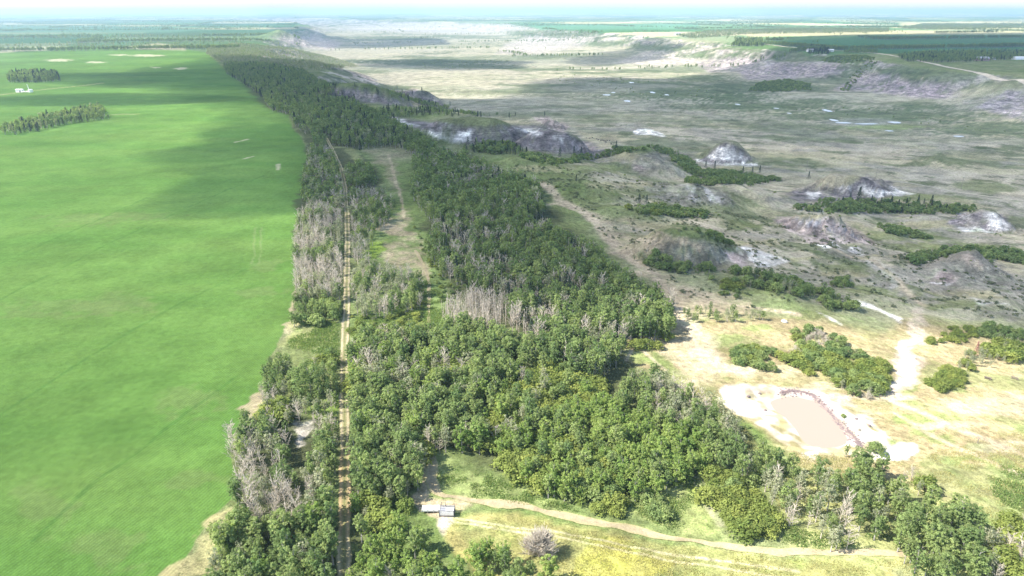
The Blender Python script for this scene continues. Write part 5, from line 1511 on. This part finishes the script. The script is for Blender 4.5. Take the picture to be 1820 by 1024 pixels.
# cattle
def cow_mesh():
    me = bpy.data.meshes.new('cow')
    J = [(0, 0, 1.0), (.55, 0, 1.02), (.95, 0, 1.15), (1.25, 0, .95), (1.55, 0, .75), (-.55, 0, 1.05), (-.8, 0, 1.0)]
    E = [(0, 1), (1, 2), (2, 3), (3, 4), (0, 5), (5, 6)]
    R = [.36, .34, .22, .15, .10, .33, .2]
    for bx, a in ((.6, 1), (-.62, 5)):
        for sy in (-.2, .2):
            n = len(J)
            k = -.08 if bx < 0 else .02
            J += [(bx, sy, .75), (bx + k, sy, .42), (bx, sy, .03)]; R += [.15, .08, .065]
            E += [(a, n), (n, n + 1), (n + 1, n + 2)]
    n = len(J); J += [(-.92, 0, .75), (-.95, 0, .45)]; R += [.04, .05]; E += [(6, n), (n, n + 1)]
    for sy in (-1, 1):
        n = len(J); J += [(1.25, sy * .22, 1.02)]; R += [.05]; E += [(3, n)]
    me.from_pydata(J, E, [])
    ob = bpy.data.objects.new('cow_form', me); COL.objects.link(ob)
    md = ob.modifiers.new('skin', 'SKIN'); 
    for sv, r in zip(me.skin_vertices[0].data, R):
        sv.radius = (r, r)
    me.skin_vertices[0].data[0].use_root = True
    ob.modifiers.new('sub', 'SUBSURF').levels = 1
    dg = bpy.context.evaluated_depsgraph_get()
    out = bpy.data.meshes.new_from_object(ob.evaluated_get(dg))
    out.materials.clear(); out.materials.append(M['cow'])
    bpy.data.objects.remove(ob)
    return out
cowm = cow_mesh()
rc = random.Random(4)
for u, v in [(1042, 246), (1048, 247), (1053, 246), (1063, 250), (1068, 251), (1072, 251), (1075, 252), (1079, 251), (1083, 251), (1060, 248), (1077, 254), (1086, 257)]:
    x, y, z = hit(u, v)
    o = bpy.data.objects.new('cow', cowm); COL.objects.link(o); o.location = (x, y, z); o.rotation_euler = (0, 0, rc.uniform(0, 6.28)); o.scale = (1.25,) * 3
    tag(o, 'black cow grazing with its herd on the flat beyond the long spur', 'cow', 'cattle grazing on the valley floor')

# farm buildings
def building(u, v, L, W, Hh, roof, wall, roofm, label, name='barn', rz=0.0, quonset=False):
    x, y, z = hit(u, v)
    z = float(zf(np.array([x]), np.array([y]))[0])
    e = empty(name, (x, y, z - .2), rz); tag(e, label, 'building')
    if quonset:
        a = np.linspace(0, math.pi, 13)
        MB().prism([(W / 2 * math.cos(t), Hh * math.sin(t)) for t in a], -L / 2, L / 2).build('shell', roofm, e)
        MB().box((L / 2 + .04, 0, Hh * .35), (.06, W * .4, Hh * .7)).build('door', 'doorc', e)
    else:
        MB().box((0, 0, Hh / 2), (L, W, Hh)).build('wall', wall, e)
        MB().prism([(-W / 2 - .5, Hh + .02), (W / 2 + .5, Hh + .02), (0, Hh + roof)], -L / 2 - .5, L / 2 + .5).build('roof', roofm, e)
        MB().box((-L * .2, -W / 2 - .04, Hh * .38), (L * .16, .06, Hh * .76)).build('door', 'doorc', e)
        for k in (.05, .3):
            MB().box((L * k, -W / 2 - .04, Hh * .6), (L * .09, .06, Hh * .3)).build('window', 'doorc', e)
building(1745, 108, 30, 14, 6, 4, 'pinkwall', 'roofgrey', 'red-brown barn with grey roof before the farm shelterbelt', rz=.15)
building(1812, 106, 34, 16, 8, 3, 'white', 'white', 'long white quonset shed beside the farm shelterbelt', name='shed', quonset=True, rz=.1)
building(1766, 106, 6, 6, 5, 2, 'white', 'white', 'small white shed between the barn and the quonset', name='shed')
building(1476, 92, 16, 10, 5, 3, 'white', 'white', 'white shed beside the dark spruces on the far rim', name='shed')
building(1440, 92, 20, 12, 6, 3, 'white', 'roofgrey', 'pale house among the dark spruces on the far rim', name='farmhouse')
building(1325, 79, 22, 14, 6, 3, 'white', 'roofgrey', 'pale house in the farmyard grove above the badlands', name='farmhouse')
building(1205, 62, 26, 16, 7, 4, 'white', 'roofgrey', 'white barn at the rim of the yellow field', rz=.2)
# well site in the crop
x, y, z = hit(36, 164)
s = empty('equipment_shed', (x, y, z - .1)); tag(s, 'white equipment shed at the well site in the crop', 'shed')
MB().box((0, 0, 2), (10, 5, 4)).build('wall', 'white', s); MB().prism([(-2.8, 4.02), (2.8, 4.02), (0, 5)], -5.3, 5.3).build('roof', 'white', s); MB().box((1.5, -2.53, 1.4), (2, .06, 2.6)).build('door', 'doorc', s)
x, y, z = hit(55, 164)
s = empty('storage_tank', (x, y, z - .1)); tag(s, 'white storage tank with a thin mast at the well site in the crop', 'tank')
MB().bar((0, 0, 0), (0, 0, 4), 3.2, 20).build('shell', 'white', s); MB().bar((0, 0, 4), (0, 0, 4.5), 2.4, 20).build('lid', 'white', s); MB().bar((-2, 0, 4), (-3.2, 0, 12), .35, 6).build('mast', 'white', s)
x, y, z = hit(45, 164.5)
s = empty('pump_skid', (x, y, z - .1)); tag(s, 'low grey pipe rack between shed and tank at the well site', 'pipe rack')
for zz in (1, 2): MB().bar((-5, 0, zz), (5, 0, zz), .25).build('pipe', 'steel', s)
for xx in (-4, 0, 4): MB().box((xx, 0, 1.1), (.4, .5, 2.2)).build('stand', 'steel', s)

# ------------------------------------------------------------------ clouds (their shadows lie over the valley)
def blur(a, n):
    k = np.exp(-.5 * (np.arange(-3 * n, 3 * n + 1) / n) ** 2); k /= k.sum()
    a = np.apply_along_axis(lambda r: np.convolve(r, k, 'same'), 0, a)
    return np.apply_along_axis(lambda r: np.convolve(r, k, 'same'), 1, a)
mcl, nt, out = new_mat('cloud_vapour')
vsn = N(nt, 'ShaderNodeVolumeScatter'); vsn.inputs['Color'].default_value = (1, 1, 1, 1); vsn.inputs['Density'].default_value = .0110
nt.links.new(vsn.outputs[0], out.inputs['Volume'])
def cloud(polys, g, soft, alt, thick, label, zg=-20, seed=0, nz=.5):
    if not isinstance(polys[0], list):
        polys = [[polys, soft, 1.0, zg]]
    cx = [plane_hit(u, max(v, 34), zg) for pq in polys for u, v in pq[0]]
    pad = soft * 4
    x0, x1 = min(c[0] for c in cx) - pad, max(c[0] for c in cx) + pad; y0, y1 = max(60, min(c[1] for c in cx) - pad), max(c[1] for c in cx) + pad
    nx_, ny_ = int((x1 - x0) / g) + 2, int((y1 - y0) / g) + 2
    X, Y = np.meshgrid(x0 + g * np.arange(nx_), y0 + g * np.arange(ny_))
    T = np.zeros(X.shape)
    for q, (poly, sf, amt, zq) in enumerate(polys):
        wx = fbm(X, Y, sf * 4, 3, 600 + seed + 7 * q) * sf * .9; wy = fbm(X, Y, sf * 4, 3, 650 + seed + 7 * q) * sf * .9
        u, v = project(X + wx, Y + wy, zq)
        B = blur((poly_sd(u, v, np.asarray(poly, float)) > 0).astype(float), max(1, sf / g))
        T = np.maximum(T, sstep(.08, .8, B) * amt)
    T = T * thick * np.clip(1 + nz * fbm(X, Y, soft * 5, 4, 700 + seed), .25, 1.6)
    T[0] = T[-1] = 0; T[:, 0] = T[:, -1] = 0
    live = T > .02 * thick
    qk = live[:-1, :-1] & live[1:, :-1] & live[:-1, 1:] & live[1:, 1:]
    cnt = np.zeros(T.shape, int)
    cnt[:-1, :-1] += qk; cnt[1:, :-1] += qk; cnt[:-1, 1:] += qk; cnt[1:, 1:] += qk
    edge = (cnt > 0) & (cnt < 4)
    ox, oy = (alt - zg) * SX / SZ, (alt - zg) * SY / SZ
    zt = alt + np.where(edge, 0, T * .75); zb = alt - np.where(edge, 0, T * .25)
    n = T.size; ids = np.arange(n).reshape(T.shape)
    idb = np.where(edge, ids, ids + n)
    mk4 = lambda I: np.stack([I[:-1, :-1], I[:-1, 1:], I[1:, 1:], I[1:, :-1]], -1)[qk]
    F = np.concatenate([mk4(ids), mk4(idb)[:, ::-1]])
    V = np.concatenate([np.c_[X.ravel() + ox, Y.ravel() + oy, zt.ravel()], np.c_[X.ravel() + ox, Y.ravel() + oy, zb.ravel()]])
    used, inv = np.unique(F, return_inverse=True)
    o = mesh_obj('cloud', V[used], inv.reshape(F.shape), mcl, None, True)
    o['kind'] = 'structure'
    tag(o, label, 'cloud')
MAIN = [(545, 398), (575, 382), (622, 374), (690, 440), (765, 480), (800, 520), (900, 540), (960, 580), (1050, 612), (1110, 592), (1200, 572), (1330, 566), (1400, 558), (1500, 556), (1640, 542), (1700, 565), (1830, 582), (2150, 600),
        (2300, 100), (1960, 63), (1640, 66), (1480, 70), (1372, 75), (1400, 96), (1300, 104), (1230, 116), (1150, 124), (1000, 120), (930, 128), (930, 142), (850, 154), (720, 153), (650, 134), (560, 122), (480, 116), (395, 114),
        (330, 131), (270, 140), (330, 152), (420, 160), (470, 185), (500, 225), (480, 262), (400, 275), (470, 290), (500, 330), (410, 352), (385, 385), (450, 402)]
CROPSH = [(110, 131), (220, 134), (300, 127), (420, 124), (560, 230), (590, 392), (480, 398), (370, 392), (390, 360), (450, 335), (490, 322), (470, 308), (430, 296), (370, 290), (330, 276),
          (370, 266), (430, 268), (480, 255), (470, 232), (500, 225), (465, 195), (400, 178), (330, 160), (160, 152)]
CROPSH2 = [(60, 172), (200, 168), (360, 172), (400, 180), (360, 186), (230, 192), (60, 190), (-40, 186), (-40, 178)]
cloud([[MAIN, 24, 1.0, -20], [CROPSH, 13, 2.1, -2], [CROPSH2, 14, 1.0, -2]], 13, 24, 900, 120, 'broad cumulus bank over the valley and the crop edge', seed=1, nz=.35)
cloud([(640, 104), (760, 103), (930, 106), (900, 120), (760, 123), (640, 116)], 30, 40, 1000, 110, 'small cloud over the straw flats', zg=-40, seed=3)
cloud([(975, 100), (1060, 84), (1150, 74), (1200, 84), (1120, 100), (1040, 108)], 30, 40, 980, 110, 'small cloud over the far valley wall', zg=-25, seed=4)
cloud([(470, 56), (520, 54), (600, 66), (760, 64), (780, 74), (620, 80), (540, 76)], 50, 70, 1050, 130, 'cloud over the far badlands', zg=-30, seed=5)
# ------------------------------------------------------------------ haze
mh, nt, out = new_mat('haze_air')
pv = N(nt, 'ShaderNodeVolumePrincipled')
pv.inputs['Color'].default_value = (.58, .83, 1.0, 1)
pv.inputs['Density'].default_value = 8.5e-5
pv.inputs['Density Attribute'].default_value = ''
pv.inputs['Anisotropy'].default_value = 0.1
nt.links.new(pv.outputs[0], out.inputs['Volume'])
hz = MB().box((0, 17000, 45), (124000, 35200, 230)).build('haze', mh)
hz['kind'] = 'stuff'
tag(hz, 'pale blue summer haze over the whole land', 'haze')
